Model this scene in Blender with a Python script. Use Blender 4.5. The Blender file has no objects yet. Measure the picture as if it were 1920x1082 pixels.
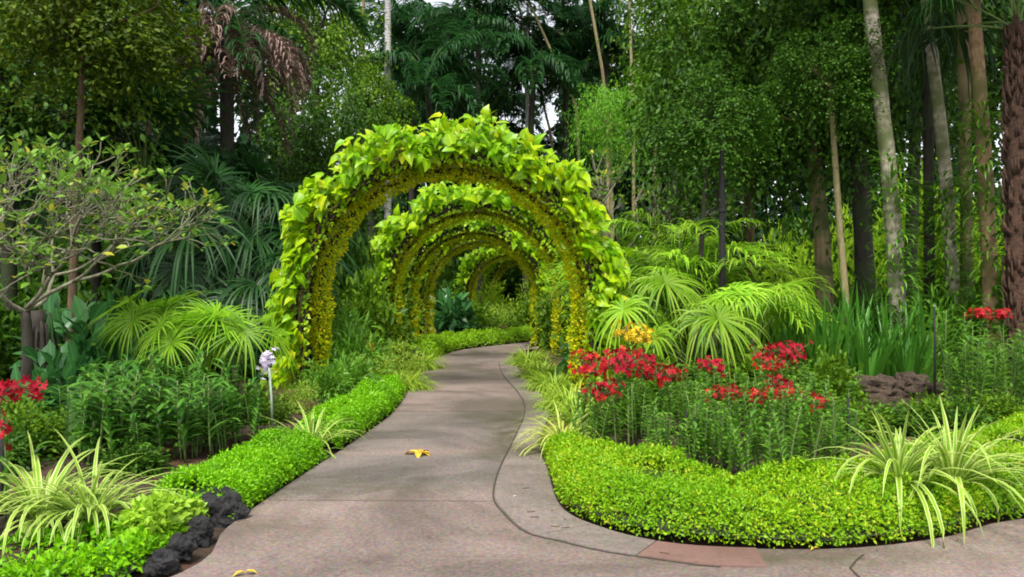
import bpy, math, random
import numpy as np
from mathutils import Vector, noise as mnoise
R_ = math.radians
S = bpy.context.scene
COL = S.collection

# ------------------------------------------------------------------ camera, sky, sun, exposure
F, H, U0, EYE = 1500.0, 545.0, 960.0, 1.5
cam = bpy.data.cameras.new('camera')
cam.sensor_width = 36.0
cam.lens = F / 1920.0 * 36.0
cam.clip_start, cam.clip_end = 0.05, 1500
camo = bpy.data.objects.new('camera', cam)
COL.objects.link(camo)
camo.location = (0, 0, EYE)
camo.rotation_euler = (R_(90) + math.atan((H - 541.0) / F), 0, 0)
S.camera = camo
SUN_EL, SUN_AZ = 60.0, 192.0          # azimuth clockwise from +Y: behind the camera and a little to its left
W = bpy.data.worlds.new('World')
S.world = W
W.use_nodes = True
nt = W.node_tree
bg = nt.nodes['Background']
sky = nt.nodes.new('ShaderNodeTexSky')
sky.sky_type = 'NISHITA'
sky.sun_disc = False
sky.sun_elevation = R_(SUN_EL)
sky.sun_rotation = R_(SUN_AZ)
sky.air_density = 1.0
sky.dust_density = 1.5
hs = nt.nodes.new('ShaderNodeHueSaturation')
hs.inputs['Saturation'].default_value = 0.22
nt.links.new(sky.outputs[0], hs.inputs['Color'])
nt.links.new(hs.outputs[0], bg.inputs[0])
bg.inputs[1].default_value = 0.14
sl = bpy.data.lights.new('sun', 'SUN')
sl.energy = 2.6
sl.angle = R_(18)
sl.color = (1.0, 0.96, 0.88)
so = bpy.data.objects.new('sun', sl)
COL.objects.link(so)
_a, _e = R_(SUN_AZ), R_(SUN_EL)
so.rotation_euler = Vector((math.sin(_a) * math.cos(_e), math.cos(_a) * math.cos(_e), math.sin(_e))).to_track_quat('Z', 'Y').to_euler()
S.view_settings.view_transform = 'Standard'
S.view_settings.look = 'None'
S.view_settings.gamma = 1
S.view_settings.exposure = 1.1
S.cycles.max_bounces = 7
S.cycles.diffuse_bounces = 4
S.cycles.glossy_bounces = 2
S.cycles.transmission_bounces = 4
S.cycles.filter_width = 1.9

# ------------------------------------------------------------------ helpers
def at(u, D): return ((u - U0) / F * D, D)
def zv(v, D): return EYE - (v - H) / F * D
def gp(u, v, z=0.0):
    D = (EYE - z) * F / (v - H)
    return ((u - U0) / F * D, D)
def unit(a): return a / np.maximum(np.linalg.norm(a, axis=-1, keepdims=True), 1e-9)
def smooth(pts, n=8):
    p = np.array(pts, float)
    p = np.vstack([2 * p[0] - p[1], p, 2 * p[-1] - p[-2]])
    out = []
    for i in range(1, len(p) - 2):
        t = np.linspace(0, 1, n, endpoint=False)[:, None]
        a, b, c, d = p[i - 1], p[i], p[i + 1], p[i + 2]
        out.append(0.5 * (2 * b + (c - a) * t + (2 * a - 5 * b + 4 * c - d) * t ** 2 + (3 * b - a - 3 * c + d) * t ** 3))
    out.append(p[-2][None])
    return np.vstack(out)
def resample(p, n):
    p = np.asarray(p, float)
    d = np.r_[0, np.cumsum(np.linalg.norm(np.diff(p, axis=0), axis=1))]
    s = np.linspace(0, d[-1], n)
    return np.stack([np.interp(s, d, p[:, k]) for k in range(p.shape[1])], 1)

class MB:
    """collects vertices, faces and uvs, then links ONE mesh"""
    def __init__(self): self.v, self.uv, self.f, self.m, self.n = [], [], [], [], 0
    def add(self, v, faces, uv=None, mat=0):
        v = np.asarray(v, float).reshape(-1, 3)
        self.v.append(v)
        self.uv.append(np.zeros((len(v), 2)) if uv is None else np.asarray(uv, float).reshape(-1, 2))
        for fa in faces:
            fa = np.asarray(fa, np.int64)
            if fa.size:
                self.f.append(fa + self.n)
                self.m.append(np.full(len(fa), mat, np.int32))
        self.n += len(v)
        return self
    def mesh(self, name, mats, smooth_=True):
        me = bpy.data.meshes.new(name)
        v = np.vstack(self.v); uv = np.vstack(self.uv)
        li = np.concatenate([a.ravel() for a in self.f])
        tot = np.concatenate([np.full(len(a), a.shape[1], np.int32) for a in self.f])
        start = np.r_[0, np.cumsum(tot)[:-1]].astype(np.int32)
        me.vertices.add(len(v)); me.vertices.foreach_set('co', v.astype(np.float32).ravel())
        me.loops.add(len(li)); me.loops.foreach_set('vertex_index', li.astype(np.int32))
        me.polygons.add(len(tot))
        me.polygons.foreach_set('loop_start', start); me.polygons.foreach_set('loop_total', tot)
        me.polygons.foreach_set('material_index', np.concatenate(self.m))
        me.polygons.foreach_set('use_smooth', np.full(len(tot), smooth_))
        l = me.uv_layers.new(name='UVMap')
        l.data.foreach_set('uv', uv[li].astype(np.float32).ravel())
        for m in (mats if isinstance(mats, (list, tuple)) else [mats]): me.materials.append(m)
        me.update(calc_edges=True)
        return me
    def build(self, name, mats, parent=None, smooth_=True):
        return link(name, self.mesh(name, mats, smooth_), parent)

def link(name, me, parent=None):
    o = bpy.data.objects.new(name, me)
    COL.objects.link(o)
    if parent is not None: o.parent = parent
    return o
def tag(o, label, cat, group=None, kind=None):
    o['label'] = label; o['category'] = cat
    if group: o['group'] = group
    if kind: o['kind'] = kind
    return o
def thing(name, label, cat, loc, rz=0.0, group=None, sc=1.0):
    o = bpy.data.objects.new(name, None)
    o.empty_display_size = 0.1
    COL.objects.link(o)
    o.location = loc; o.rotation_euler = (0, 0, rz); o.scale = (sc, sc, sc)
    return tag(o, label, cat, group)
def struct(o):
    o['kind'] = 'structure'
    return o
def dup(root, loc, rz, sc=1.0, label=None):
    r = root.copy(); COL.objects.link(r)
    r.location = loc; r.rotation_euler = (0, 0, rz); r.scale = (sc, sc, sc)
    if label: r['label'] = label
    for ch in list(root.children):
        c = ch.copy(); COL.objects.link(c); c.parent = r
        for g in list(ch.children):
            d = g.copy(); COL.objects.link(d); d.parent = c
    return r

# leaf templates: x across, y along, z normal
def tmpl(v, f, w=1.0):
    v = np.array(v, float)
    uv = np.stack([v[:, 0] / (2 * max(abs(v[:, 0]).max(), 1e-6)) + .5, np.clip(v[:, 1], 0, 1)], 1)
    return v, f, uv
SMALL = tmpl([(0, 0, 0), (.27, .45, .07), (0, 1, -.06), (-.27, .45, .07)], [np.array([(0, 1, 2), (0, 2, 3)])])
OVATE = tmpl([(0, 0, 0), (0, .5, -.02), (0, 1, -.14), (.2, .22, .05), (.25, .6, .02), (-.2, .22, .05), (-.25, .6, .02)],
             [np.array([(0, 3, 4, 1), (0, 1, 6, 5)]), np.array([(1, 4, 2), (1, 2, 6)])])
LONG = tmpl([(0, 0, 0), (0, .45, .03), (0, 1, -.18), (.1, .3, .04), (.1, .65, .0), (-.1, .3, .04), (-.1, .65, .0)],
            [np.array([(0, 3, 4, 1), (0, 1, 6, 5)]), np.array([(1, 4, 2), (1, 2, 6)])])
HEART = tmpl([(0, 0, 0), (0, .35, .0), (0, .7, -.05), (0, 1.05, -.2),
              (.2, -.1, .03), (.42, .18, .07), (.33, .58, .02), (-.2, -.1, .03), (-.42, .18, .07), (-.33, .58, .02)],
             [np.array([(0, 4, 5, 1), (1, 5, 6, 2), (0, 1, 8, 7), (1, 2, 9, 8)]), np.array([(2, 6, 3), (2, 3, 9)])])
def warp(T, f):
    v, fa, uv = T; v = v.copy(); v[:, 2] += f(v); return v, fa, uv
HEART_CURL = warp(HEART, lambda v: -.22 * v[:, 1] ** 2 + .10 * np.sin(v[:, 1] * 5))
HEART_FOLD = warp(HEART, lambda v: .55 * abs(v[:, 0]) - .12 * v[:, 1] ** 2)
def leaves(mb, base, d, n, size, T=SMALL, mat=0):
    """one leaf per row: base point, growth direction, facing normal, length"""
    v, f, uv = T
    base = np.asarray(base, float); N = len(base)
    if N == 0: return mb
    y = unit(np.asarray(d, float)); z = np.asarray(n, float)
    z = unit(z - (z * y).sum(1, keepdims=True) * y)
    x = np.cross(y, z)
    s = np.broadcast_to(np.asarray(size, float), (N,))[:, None, None]
    P = base[:, None] + s * (v[None, :, 0:1] * x[:, None] + v[None, :, 1:2] * y[:, None] + v[None, :, 2:3] * z[:, None])
    off = (np.arange(N) * len(v))[:, None, None]
    return mb.add(P, [(fa[None] + off).reshape(-1, fa.shape[1]) for fa in f], np.tile(uv, (N, 1)), mat)
def strips(mb, P, Wd, nrm=None, fold=0.25, mat=0):
    """P (N,n,3) centre lines, Wd (N,n) or (n,) half widths; V-folded ribbons"""
    N, n, _ = P.shape
    Wd = np.broadcast_to(Wd, (N, n))[..., None]
    t = unit(np.gradient(P, axis=1))
    if nrm is None:
        nrm = np.array([0, 0, 1.0]) + np.zeros((N, 1, 3))
    side = np.cross(t, nrm + np.zeros_like(t))
    bad = np.linalg.norm(side, axis=-1, keepdims=True) < 0.05
    side = unit(np.where(bad, np.cross(t, np.array([0.3, 1, 0.2])), side))
    up = np.cross(side, t)
    Vv = np.stack([P - side * Wd + up * Wd * fold, P, P + side * Wd + up * Wd * fold], 2)
    k = np.arange(n - 1)
    a = k * 3
    fl = np.stack([a, a + 1, a + 4, a + 3], 1); fr = np.stack([a + 1, a + 2, a + 5, a + 4], 1)
    fs = np.vstack([fl, fr])
    off = (np.arange(N) * n * 3)[:, None, None]
    uv = np.stack(np.meshgrid(np.linspace(0, 1, n), [0, .5, 1], indexing='ij')[::-1], -1).reshape(-1, 2)
    return mb.add(Vv, [(fs[None] + off).reshape(-1, 4)], np.tile(uv, (N, 1)), mat)
def arcs(base, az, L, e0, bend, n=7, pw=1.4):
    """centre lines of arching blades"""
    base = np.asarray(base, float); N = len(base)
    t = (np.arange(n - 1) + .5) / (n - 1)
    e = np.asarray(e0)[:, None] - np.asarray(bend)[:, None] * t[None] ** pw
    st = np.asarray(L)[:, None] / (n - 1)
    dx = np.cos(e) * st
    d = np.stack([dx * np.cos(az)[:, None], dx * np.sin(az)[:, None], np.sin(e) * st], -1)
    return np.concatenate([base[:, None], base[:, None] + np.cumsum(d, 1)], 1)
def tube(mb, pts, rad, sides=8, mat=0, rough=0.0, rng=None, cap=True):
    p = np.asarray(pts, float); n = len(p)
    rad = np.broadcast_to(np.asarray(rad, float), (n,))
    t = unit(np.gradient(p, axis=0))
    ref = np.array([0.0, 1, 0]) if abs(t[:, 1]).mean() < .7 else np.array([1.0, 0, 0])
    a = unit(np.cross(t, ref)); b = np.cross(t, a)
    th = np.arange(sides) / sides * 2 * np.pi
    rr = rad[:, None] * np.ones((n, sides))
    if rough: rr = rr * (1 + rough * (rng or np.random.default_rng(0)).normal(size=(n, sides)))
    Vv = p[:, None] + rr[..., None] * (np.cos(th)[None, :, None] * a[:, None] + np.sin(th)[None, :, None] * b[:, None])
    i, j = np.meshgrid(np.arange(n - 1), np.arange(sides), indexing='ij')
    j2 = (j + 1) % sides
    fs = np.stack([i * sides + j, i * sides + j2, (i + 1) * sides + j2, (i + 1) * sides + j], -1).reshape(-1, 4)
    uv = np.stack(np.meshgrid(np.linspace(0, 1, n), th / 6.28, indexing='ij')[::-1], -1)
    faces = [fs]
    if cap: faces += [np.arange(sides)[None, ::-1], (np.arange(sides) + (n - 1) * sides)[None]]
    return mb.add(Vv, faces, uv, mat)

# ------------------------------------------------------------------ materials
def newmat(name):
    m = bpy.data.materials.new(name); m.use_nodes = True
    return m, m.node_tree.nodes, m.node_tree.links, m.node_tree.nodes['Principled BSDF']
def rgba(c): return (c[0], c[1], c[2], 1)
def leafmat(name, c1, c2, trans=0.4, rough=0.42, edge=None, edge_w=0.3, c3=None, spec=0.4, patch=None, pscale=2.2, obj=0.0):
    """colour varies leaf by leaf; edge = a striped margin colour (variegated blades)"""
    m, N, L, p = newmat(name)
    g = N.new('ShaderNodeNewGeometry')
    r = N.new('ShaderNodeValToRGB')
    L.new(g.outputs['Random Per Island'], r.inputs[0])
    r.color_ramp.elements[0].color = rgba(c1); r.color_ramp.elements[1].color = rgba(c2)
    if c3 is not None:
        r.color_ramp.elements[1].position = .86
        e = r.color_ramp.elements.new(.98); e.color = rgba(c3)
    c = r.outputs[0]
    if patch is not None:                     # greener or yellower patches of growth
        tc = N.new('ShaderNodeTexCoord'); pn = N.new('ShaderNodeTexNoise'); pn.inputs['Scale'].default_value = pscale; pn.inputs['Detail'].default_value = 4
        L.new(tc.outputs['Object'], pn.inputs[0])
        pr = N.new('ShaderNodeMapRange'); pr.inputs[1].default_value = .46; pr.inputs[2].default_value = .62; pr.inputs[4].default_value = .75
        L.new(pn.outputs[0], pr.inputs[0])
        pm_ = N.new('ShaderNodeMix'); pm_.data_type = 'RGBA'; L.new(pr.outputs[0], pm_.inputs[0]); L.new(c, pm_.inputs['A']); pm_.inputs['B'].default_value = rgba(patch); c = pm_.outputs['Result']
    if obj:                                   # older and younger fronds differ
        oi = N.new('ShaderNodeObjectInfo'); om = N.new('ShaderNodeMapRange'); om.inputs[3].default_value = 1 - obj; om.inputs[4].default_value = 1 + obj * .3
        L.new(oi.outputs['Random'], om.inputs[0])
        ox = N.new('ShaderNodeMix'); ox.data_type = 'RGBA'; ox.blend_type = 'MULTIPLY'; ox.inputs[0].default_value = 1; L.new(c, ox.inputs['A']); L.new(om.outputs[0], ox.inputs['B']); c = ox.outputs['Result']
    uvn = N.new('ShaderNodeUVMap'); sx = N.new('ShaderNodeSeparateXYZ'); L.new(uvn.outputs[0], sx.inputs[0])
    ab = N.new('ShaderNodeMath'); ab.operation = 'SUBTRACT'; ab.inputs[1].default_value = .5; L.new(sx.outputs[0], ab.inputs[0])
    ab2 = N.new('ShaderNodeMath'); ab2.operation = 'ABSOLUTE'; L.new(ab.outputs[0], ab2.inputs[0])
    mr = N.new('ShaderNodeMapRange'); L.new(ab2.outputs[0], mr.inputs[0])
    mx = N.new('ShaderNodeMix'); mx.data_type = 'RGBA'
    if edge is not None:
        mr.inputs[1].default_value = edge_w - .1; mr.inputs[2].default_value = edge_w + .1
        mx.inputs['B'].default_value = rgba(edge)
    else:                                     # paler midrib
        mr.inputs[1].default_value = .10; mr.inputs[2].default_value = .0; mr.inputs[4].default_value = .45
        mx.inputs['B'].default_value = rgba([min(1, x * 1.5 + .01) for x in c2])
    L.new(mr.outputs[0], mx.inputs[0]); L.new(c, mx.inputs['A'])
    c = mx.outputs['Result']
    L.new(c, p.inputs['Base Color'])
    p.inputs['Roughness'].default_value = rough
    p.inputs['Specular IOR Level'].default_value = spec
    tr = N.new('ShaderNodeBsdfTranslucent'); L.new(c, tr.inputs[0])
    ms = N.new('ShaderNodeMixShader'); ms.inputs[0].default_value = trans
    L.new(p.outputs[0], ms.inputs[1]); L.new(tr.outputs[0], ms.inputs[2])
    L.new(ms.outputs[0], N['Material Output'].inputs[0])
    return m
def barkmat(name, c1, c2, scale=6.0, stretch=0.25, rings=0.0, moss=None, bump=0.5, c3=None):
    m, N, L, p = newmat(name)
    tc = N.new('ShaderNodeTexCoord'); mp = N.new('ShaderNodeMapping'); mp.inputs['Scale'].default_value = (scale, scale, scale * stretch)
    L.new(tc.outputs['Object'], mp.inputs[0])
    no = N.new('ShaderNodeTexNoise'); no.inputs['Scale'].default_value = 2.0; no.inputs['Detail'].default_value = 8; no.inputs['Roughness'].default_value = .7
    L.new(mp.outputs[0], no.inputs[0])
    r = N.new('ShaderNodeValToRGB'); r.color_ramp.elements[0].position = .36; r.color_ramp.elements[1].position = .64
    r.color_ramp.elements[0].color = rgba(c1); r.color_ramp.elements[1].color = rgba(c2)
    if c3:
        e = r.color_ramp.elements.new(.72); e.color = rgba(c3)
    L.new(no.outputs[0], r.inputs[0]); c = r.outputs[0]
    hgt = no.outputs[0]
    if rings:
        wv = N.new('ShaderNodeTexWave'); wv.bands_direction = 'Z'; wv.inputs['Scale'].default_value = rings; wv.inputs['Distortion'].default_value = 3; wv.inputs['Detail'].default_value = 2
        L.new(tc.outputs['Object'], wv.inputs[0])
        mx = N.new('ShaderNodeMix'); mx.data_type = 'RGBA'; mx.blend_type = 'MULTIPLY'; mx.inputs[0].default_value = .35
        L.new(c, mx.inputs['A']); L.new(wv.outputs[0], mx.inputs['B']); c = mx.outputs['Result']
    if moss:
        n2 = N.new('ShaderNodeTexNoise'); n2.inputs['Scale'].default_value = 1.3; n2.inputs['Detail'].default_value = 6
        L.new(tc.outputs['Object'], n2.inputs[0])
        r2 = N.new('ShaderNodeValToRGB'); r2.color_ramp.elements[0].position = .48; r2.color_ramp.elements[1].position = .6
        L.new(n2.outputs[0], r2.inputs[0])
        mx = N.new('ShaderNodeMix'); mx.data_type = 'RGBA'; L.new(r2.outputs[0], mx.inputs[0]); L.new(c, mx.inputs['A']); mx.inputs['B'].default_value = rgba(moss); c = mx.outputs['Result']
    L.new(c, p.inputs['Base Color']); p.inputs['Roughness'].default_value = .85
    b = N.new('ShaderNodeBump'); b.inputs['Strength'].default_value = bump; b.inputs['Distance'].default_value = .03
    L.new(hgt, b.inputs['Height']); L.new(b.outputs[0], p.inputs['Normal'])
    return m
M = {}
M['hedge'] = leafmat('hedge_leaf', (.12, .33, .004), (.34, .55, .008), trans=.4, c3=(.52, .46, .03), spec=.25, patch=(.14, .36, .006))
M['hedge_left'] = leafmat('hedge_leaf_fresh', (.10, .34, .003), (.28, .58, .006), trans=.4, spec=.25, patch=(.10, .30, .004))
M['hedge_far'] = leafmat('hedge_leaf_far', (.14, .34, .006), (.34, .56, .012), trans=.4, spec=.25)
M['lime'] = leafmat('lime_leaf', (.24, .47, .02), (.40, .60, .04), trans=.4)
M['pothos'] = leafmat('vine_leaf', (.17, .40, .003), (.46, .62, .006), trans=.45, rough=.36, c3=(.68, .66, .02), spec=.35, patch=(.16, .40, .006), pscale=1.6)
M['pothos_far'] = leafmat('vine_leaf_far', (.16, .40, .004), (.42, .60, .01), trans=.45, rough=.4, spec=.3)
M['gold'] = leafmat('gold_creeper_leaf', (.36, .54, .004), (.80, .76, .008), trans=.5, c3=(.85, .70, .02), spec=.2)
M['spider'] = leafmat('striped_blade', (.16, .34, .012), (.27, .46, .018), trans=.35, edge=(.64, .70, .25), edge_w=.31, spec=.3)
M['spider_yel'] = leafmat('striped_yellow_blade', (.30, .44, .03), (.42, .55, .05), trans=.35, edge=(.66, .66, .22), edge_w=.3)
M['grass_lime'] = leafmat('lime_grass_blade', (.20, .38, .02), (.42, .55, .06), trans=.4)
M['fan_lime'] = leafmat('bright_fan_blade', (.18, .44, .012), (.42, .66, .05), trans=.45, rough=.42, spec=.3, obj=.5)
M['fan_left'] = leafmat('fresh_fan_blade', (.15, .40, .010), (.34, .60, .03), trans=.45, rough=.42, spec=.3, obj=.45)
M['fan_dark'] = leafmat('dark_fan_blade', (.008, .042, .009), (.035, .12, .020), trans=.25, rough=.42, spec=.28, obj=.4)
M['dead'] = leafmat('dead_frond_blade', (.14, .085, .07), (.38, .26, .22), trans=.2, rough=.8)
M['feather'] = leafmat('feather_palm_leaflet', (.009, .048, .013), (.036, .12, .026), trans=.35, rough=.45, spec=.25)
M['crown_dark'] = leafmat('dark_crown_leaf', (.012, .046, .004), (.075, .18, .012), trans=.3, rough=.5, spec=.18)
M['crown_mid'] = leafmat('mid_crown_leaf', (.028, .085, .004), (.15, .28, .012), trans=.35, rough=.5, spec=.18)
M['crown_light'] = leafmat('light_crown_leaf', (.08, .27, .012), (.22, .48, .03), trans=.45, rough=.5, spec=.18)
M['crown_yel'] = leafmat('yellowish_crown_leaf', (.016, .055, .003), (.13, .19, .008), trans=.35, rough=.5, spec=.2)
M['wood_back'] = leafmat('wood_leaf', (.005, .024, .008), (.022, .065, .018), trans=.3, rough=.5, spec=.18)
M['wood_bright'] = leafmat('bright_wood_leaf', (.16, .36, .010), (.38, .56, .025), trans=.5, rough=.5, spec=.2)
M['plum'] = leafmat('frangipani_leaf', (.07, .19, .02), (.20, .36, .04), trans=.35, rough=.4, c3=(.5, .45, .05), spec=.25)
M['cane'] = leafmat('orchid_leaf', (.05, .17, .010), (.17, .36, .028), trans=.35, rough=.38, spec=.3)
M['cane_l'] = leafmat('orchid_leaf_dark', (.03, .125, .012), (.12, .28, .03), trans=.3, rough=.36, spec=.3)
M['sword'] = leafmat('sword_leaf', (.04, .16, .012), (.11, .31, .03), trans=.35, rough=.38)
M['broad'] = leafmat('broad_leaf', (.03, .13, .03), (.08, .24, .06), trans=.35, rough=.3)
M['red'] = leafmat('red_petal', (.13, .001, .003), (.42, .005, .010), trans=.25, rough=.55, c3=(.6, .08, .02), spec=.2)
M['pinkred'] = leafmat('crimson_petal', (.15, .001, .007), (.43, .004, .024), trans=.25, rough=.55, spec=.2)
M['yellow'] = leafmat('yellow_petal', (.72, .42, .01), (.85, .60, .02), trans=.3, rough=.5)
M['lilac'] = leafmat('lilac_petal', (.52, .42, .62), (.80, .74, .85), trans=.3, rough=.5)
M['litter'] = leafmat('litter_leaf', (.06, .03, .012), (.22, .09, .03), trans=.1, rough=.7)
M['fallen'] = leafmat('fallen_yellow_leaf', (.42, .26, .02), (.60, .42, .04), trans=.1, rough=.6)
M['stemg'] = barkmat('green_stem', (.07, .13, .03), (.16, .22, .06), 20, .3)
M['stempale'] = barkmat('pale_stem', (.26, .33, .26), (.36, .42, .34), 20, .3, bump=.1)
M['hoop'] = barkmat('dark_hoop', (.012, .008, .006), (.05, .032, .018), 12, .6)
M['twig'] = barkmat('brown_twig', (.05, .03, .015), (.15, .09, .045), 12, .4)
M['bark_dark'] = barkmat('dark_bark', (.014, .011, .008), (.05, .04, .028), 7, .25, moss=(.03, .045, .012))
M['bark_brown'] = barkmat('brown_bark', (.05, .028, .014), (.14, .085, .045), 7, .2)
M['bark_tan'] = barkmat('tan_bark', (.15, .11, .05), (.34, .26, .13), 6, .2, moss=(.07, .085, .02))
M['bark_pale'] = barkmat('pale_mottled_bark', (.20, .17, .11), (.56, .50, .38), 9, .6, rings=2.2, moss=(.10, .12, .04), c3=(.5, .46, .38))
M['bark_white'] = barkmat('white_palm_bark', (.35, .34, .32), (.6, .58, .55), 9, .6, rings=3)
M['bark_orange'] = barkmat('orange_tan_bark', (.16, .09, .04), (.42, .28, .15), 9, .5, moss=(.12, .11, .03))
M['bark_thin'] = barkmat('slender_stem_bark', (.14, .12, .05), (.30, .25, .12), 12, .3)
M['bark_red'] = barkmat('fibrous_brown_bark', (.02, .010, .006), (.10, .045, .022), 9, 1.2, bump=1)
M['bark_plum'] = barkmat('frangipani_bark', (.10, .095, .06), (.28, .27, .18), 10, .5, moss=(.08, .10, .03))
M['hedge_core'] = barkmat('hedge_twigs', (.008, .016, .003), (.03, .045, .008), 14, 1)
M['rock_black'] = barkmat('black_lava_rock', (.006, .006, .007), (.028, .027, .028), 9, 1, bump=1.0)
M['rock_brown'] = barkmat('brown_rock', (.022, .014, .009), (.088, .056, .034), 9, 1, bump=1.0)
M['metal'] = barkmat('dark_stake_metal', (.006, .006, .006), (.014, .014, .013), 9, 1, bump=0)
# ------------------------------------------------------------------ the path and the ground
LEFT = smooth([(-9, -6), (-4.6, .2), (-2.9, 2.6), gp(320, 1082), gp(430, 985), gp(560, 895), gp(660, 830), gp(735, 775), gp(765, 735),
               gp(790, 700), gp(820, 671), gp(868, 655.5), gp(950, 645.5), (1.2, 24.2), (4.5, 26.5), (10, 29)], 10)
RIGHT = smooth([(20, 7.2), (10, 6.3), (5.4, 5.75), gp(1920, 972), gp(1780, 1005), gp(1600, 1027), gp(1400, 1028), gp(1250, 1018), gp(1130, 990), gp(1052, 950),
                gp(1027, 880), gp(1012, 830), gp(1030, 772), gp(1018, 743), gp(985, 710), gp(966, 680), gp(966, 663), (.7, 20.8), (2.2, 22.3), (5.2, 24), (11, 26.2)], 10)
KERB = smooth([gp(1440, 1066), gp(1330, 1062), gp(1240, 1050), gp(1130, 1034), gp(1050, 1015), gp(985, 998), gp(942, 960), gp(925, 930), gp(936, 880), gp(965, 820),
               gp(984, 770), gp(972, 738), gp(942, 702), gp(935, 680)], 10)
POLY = np.vstack([LEFT, RIGHT[::-1], [(20, -6)]])
def pathdist(x, y):
    """signed distance to the paving, negative on it"""
    x = np.asarray(x, float).ravel(); y = np.asarray(y, float).ravel()
    best = np.full(len(x), 1e9); ins = np.zeros(len(x), bool)
    for (ax, ay), (bx, by) in zip(POLY, np.roll(POLY, -1, 0)):
        dx, dy = bx - ax, by - ay
        t = np.clip(((x - ax) * dx + (y - ay) * dy) / (dx * dx + dy * dy + 1e-12), 0, 1)
        best = np.minimum(best, np.hypot(x - ax - t * dx, y - ay - t * dy))
        c = (ay > y) != (by > y)
        ins ^= c & (x < dx * (y - ay) / (dy if abs(dy) > 1e-12 else 1e-12) + ax)
    return np.where(ins, -best, best)
def gzs(x, y):
    x = np.asarray(x, float).ravel(); y = np.asarray(y, float).ravel()
    d = pathdist(x, y)
    t = np.clip((d - .02) / 1.1, 0, 1); t = t * t * (3 - 2 * t)
    n = .03 * (np.sin(x * 2.3 + y * 1.1) * np.cos(y * 1.9 - x * .7)) + .012 * np.sin(x * 9 + 1.3 * y) * np.sin(y * 8.3)
    return -.04 + t * (.15 + n)
def gz(x, y): return float(gzs([x], [y])[0])
m, N, L, p = newmat('soil')
tc = N.new('ShaderNodeTexCoord')
n1 = N.new('ShaderNodeTexNoise'); n1.inputs['Scale'].default_value = 14; n1.inputs['Detail'].default_value = 9; n1.inputs['Roughness'].default_value = .75
n2 = N.new('ShaderNodeTexNoise'); n2.inputs['Scale'].default_value = .9; n2.inputs['Detail'].default_value = 5
L.new(tc.outputs['Object'], n1.inputs[0]); L.new(tc.outputs['Object'], n2.inputs[0])
r1 = N.new('ShaderNodeValToRGB'); r1.color_ramp.elements[0].position = .35; r1.color_ramp.elements[1].position = .7
r1.color_ramp.elements[0].color = (.012, .008, .005, 1); r1.color_ramp.elements[1].color = (.085, .045, .022, 1)
r2 = N.new('ShaderNodeValToRGB'); r2.color_ramp.elements[0].position = .52; r2.color_ramp.elements[1].position = .66
L.new(n1.outputs[0], r1.inputs[0]); L.new(n2.outputs[0], r2.inputs[0])
mx = N.new('ShaderNodeMix'); mx.data_type = 'RGBA'; mx.blend_type = 'MIX'
mu = N.new('ShaderNodeMath'); mu.operation = 'MULTIPLY'; mu.inputs[1].default_value = .55; L.new(r2.outputs[0], mu.inputs[0])
L.new(mu.outputs[0], mx.inputs[0]); L.new(r1.outputs[0], mx.inputs['A']); mx.inputs['B'].default_value = (.17, .060, .018, 1)
L.new(mx.outputs['Result'], p.inputs['Base Color']); p.inputs['Roughness'].default_value = .9
b = N.new('ShaderNodeBump'); b.inputs['Strength'].default_value = .8; b.inputs['Distance'].default_value = .04
L.new(n1.outputs[0], b.inputs['Height']); L.new(b.outputs[0], p.inputs['Normal'])
M['soil'] = m
gx = np.r_[-400, -200, -100, -60, -40, -28, -20, np.arange(-14, 14.01, .16), 20, 28, 40, 60, 100, 200, 400]
gy = np.r_[-60, -25, -10, -4, 0, np.arange(1.5, 12, .12), np.arange(12, 32, .3), 34, 38, 44, 52, 64, 80, 120, 200, 400, 700]
X, Y = np.meshgrid(gx, gy, indexing='ij')
Z = gzs(X, Y)
i, j = np.meshgrid(np.arange(len(gx) - 1), np.arange(len(gy) - 1), indexing='ij')
a = (i * len(gy) + j).ravel()
fs = np.stack([a, a + len(gy), a + len(gy) + 1, a + 1], 1)
struct(MB().add(np.stack([X.ravel(), Y.ravel(), Z], 1), [fs]).build('ground', M['soil']))

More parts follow.
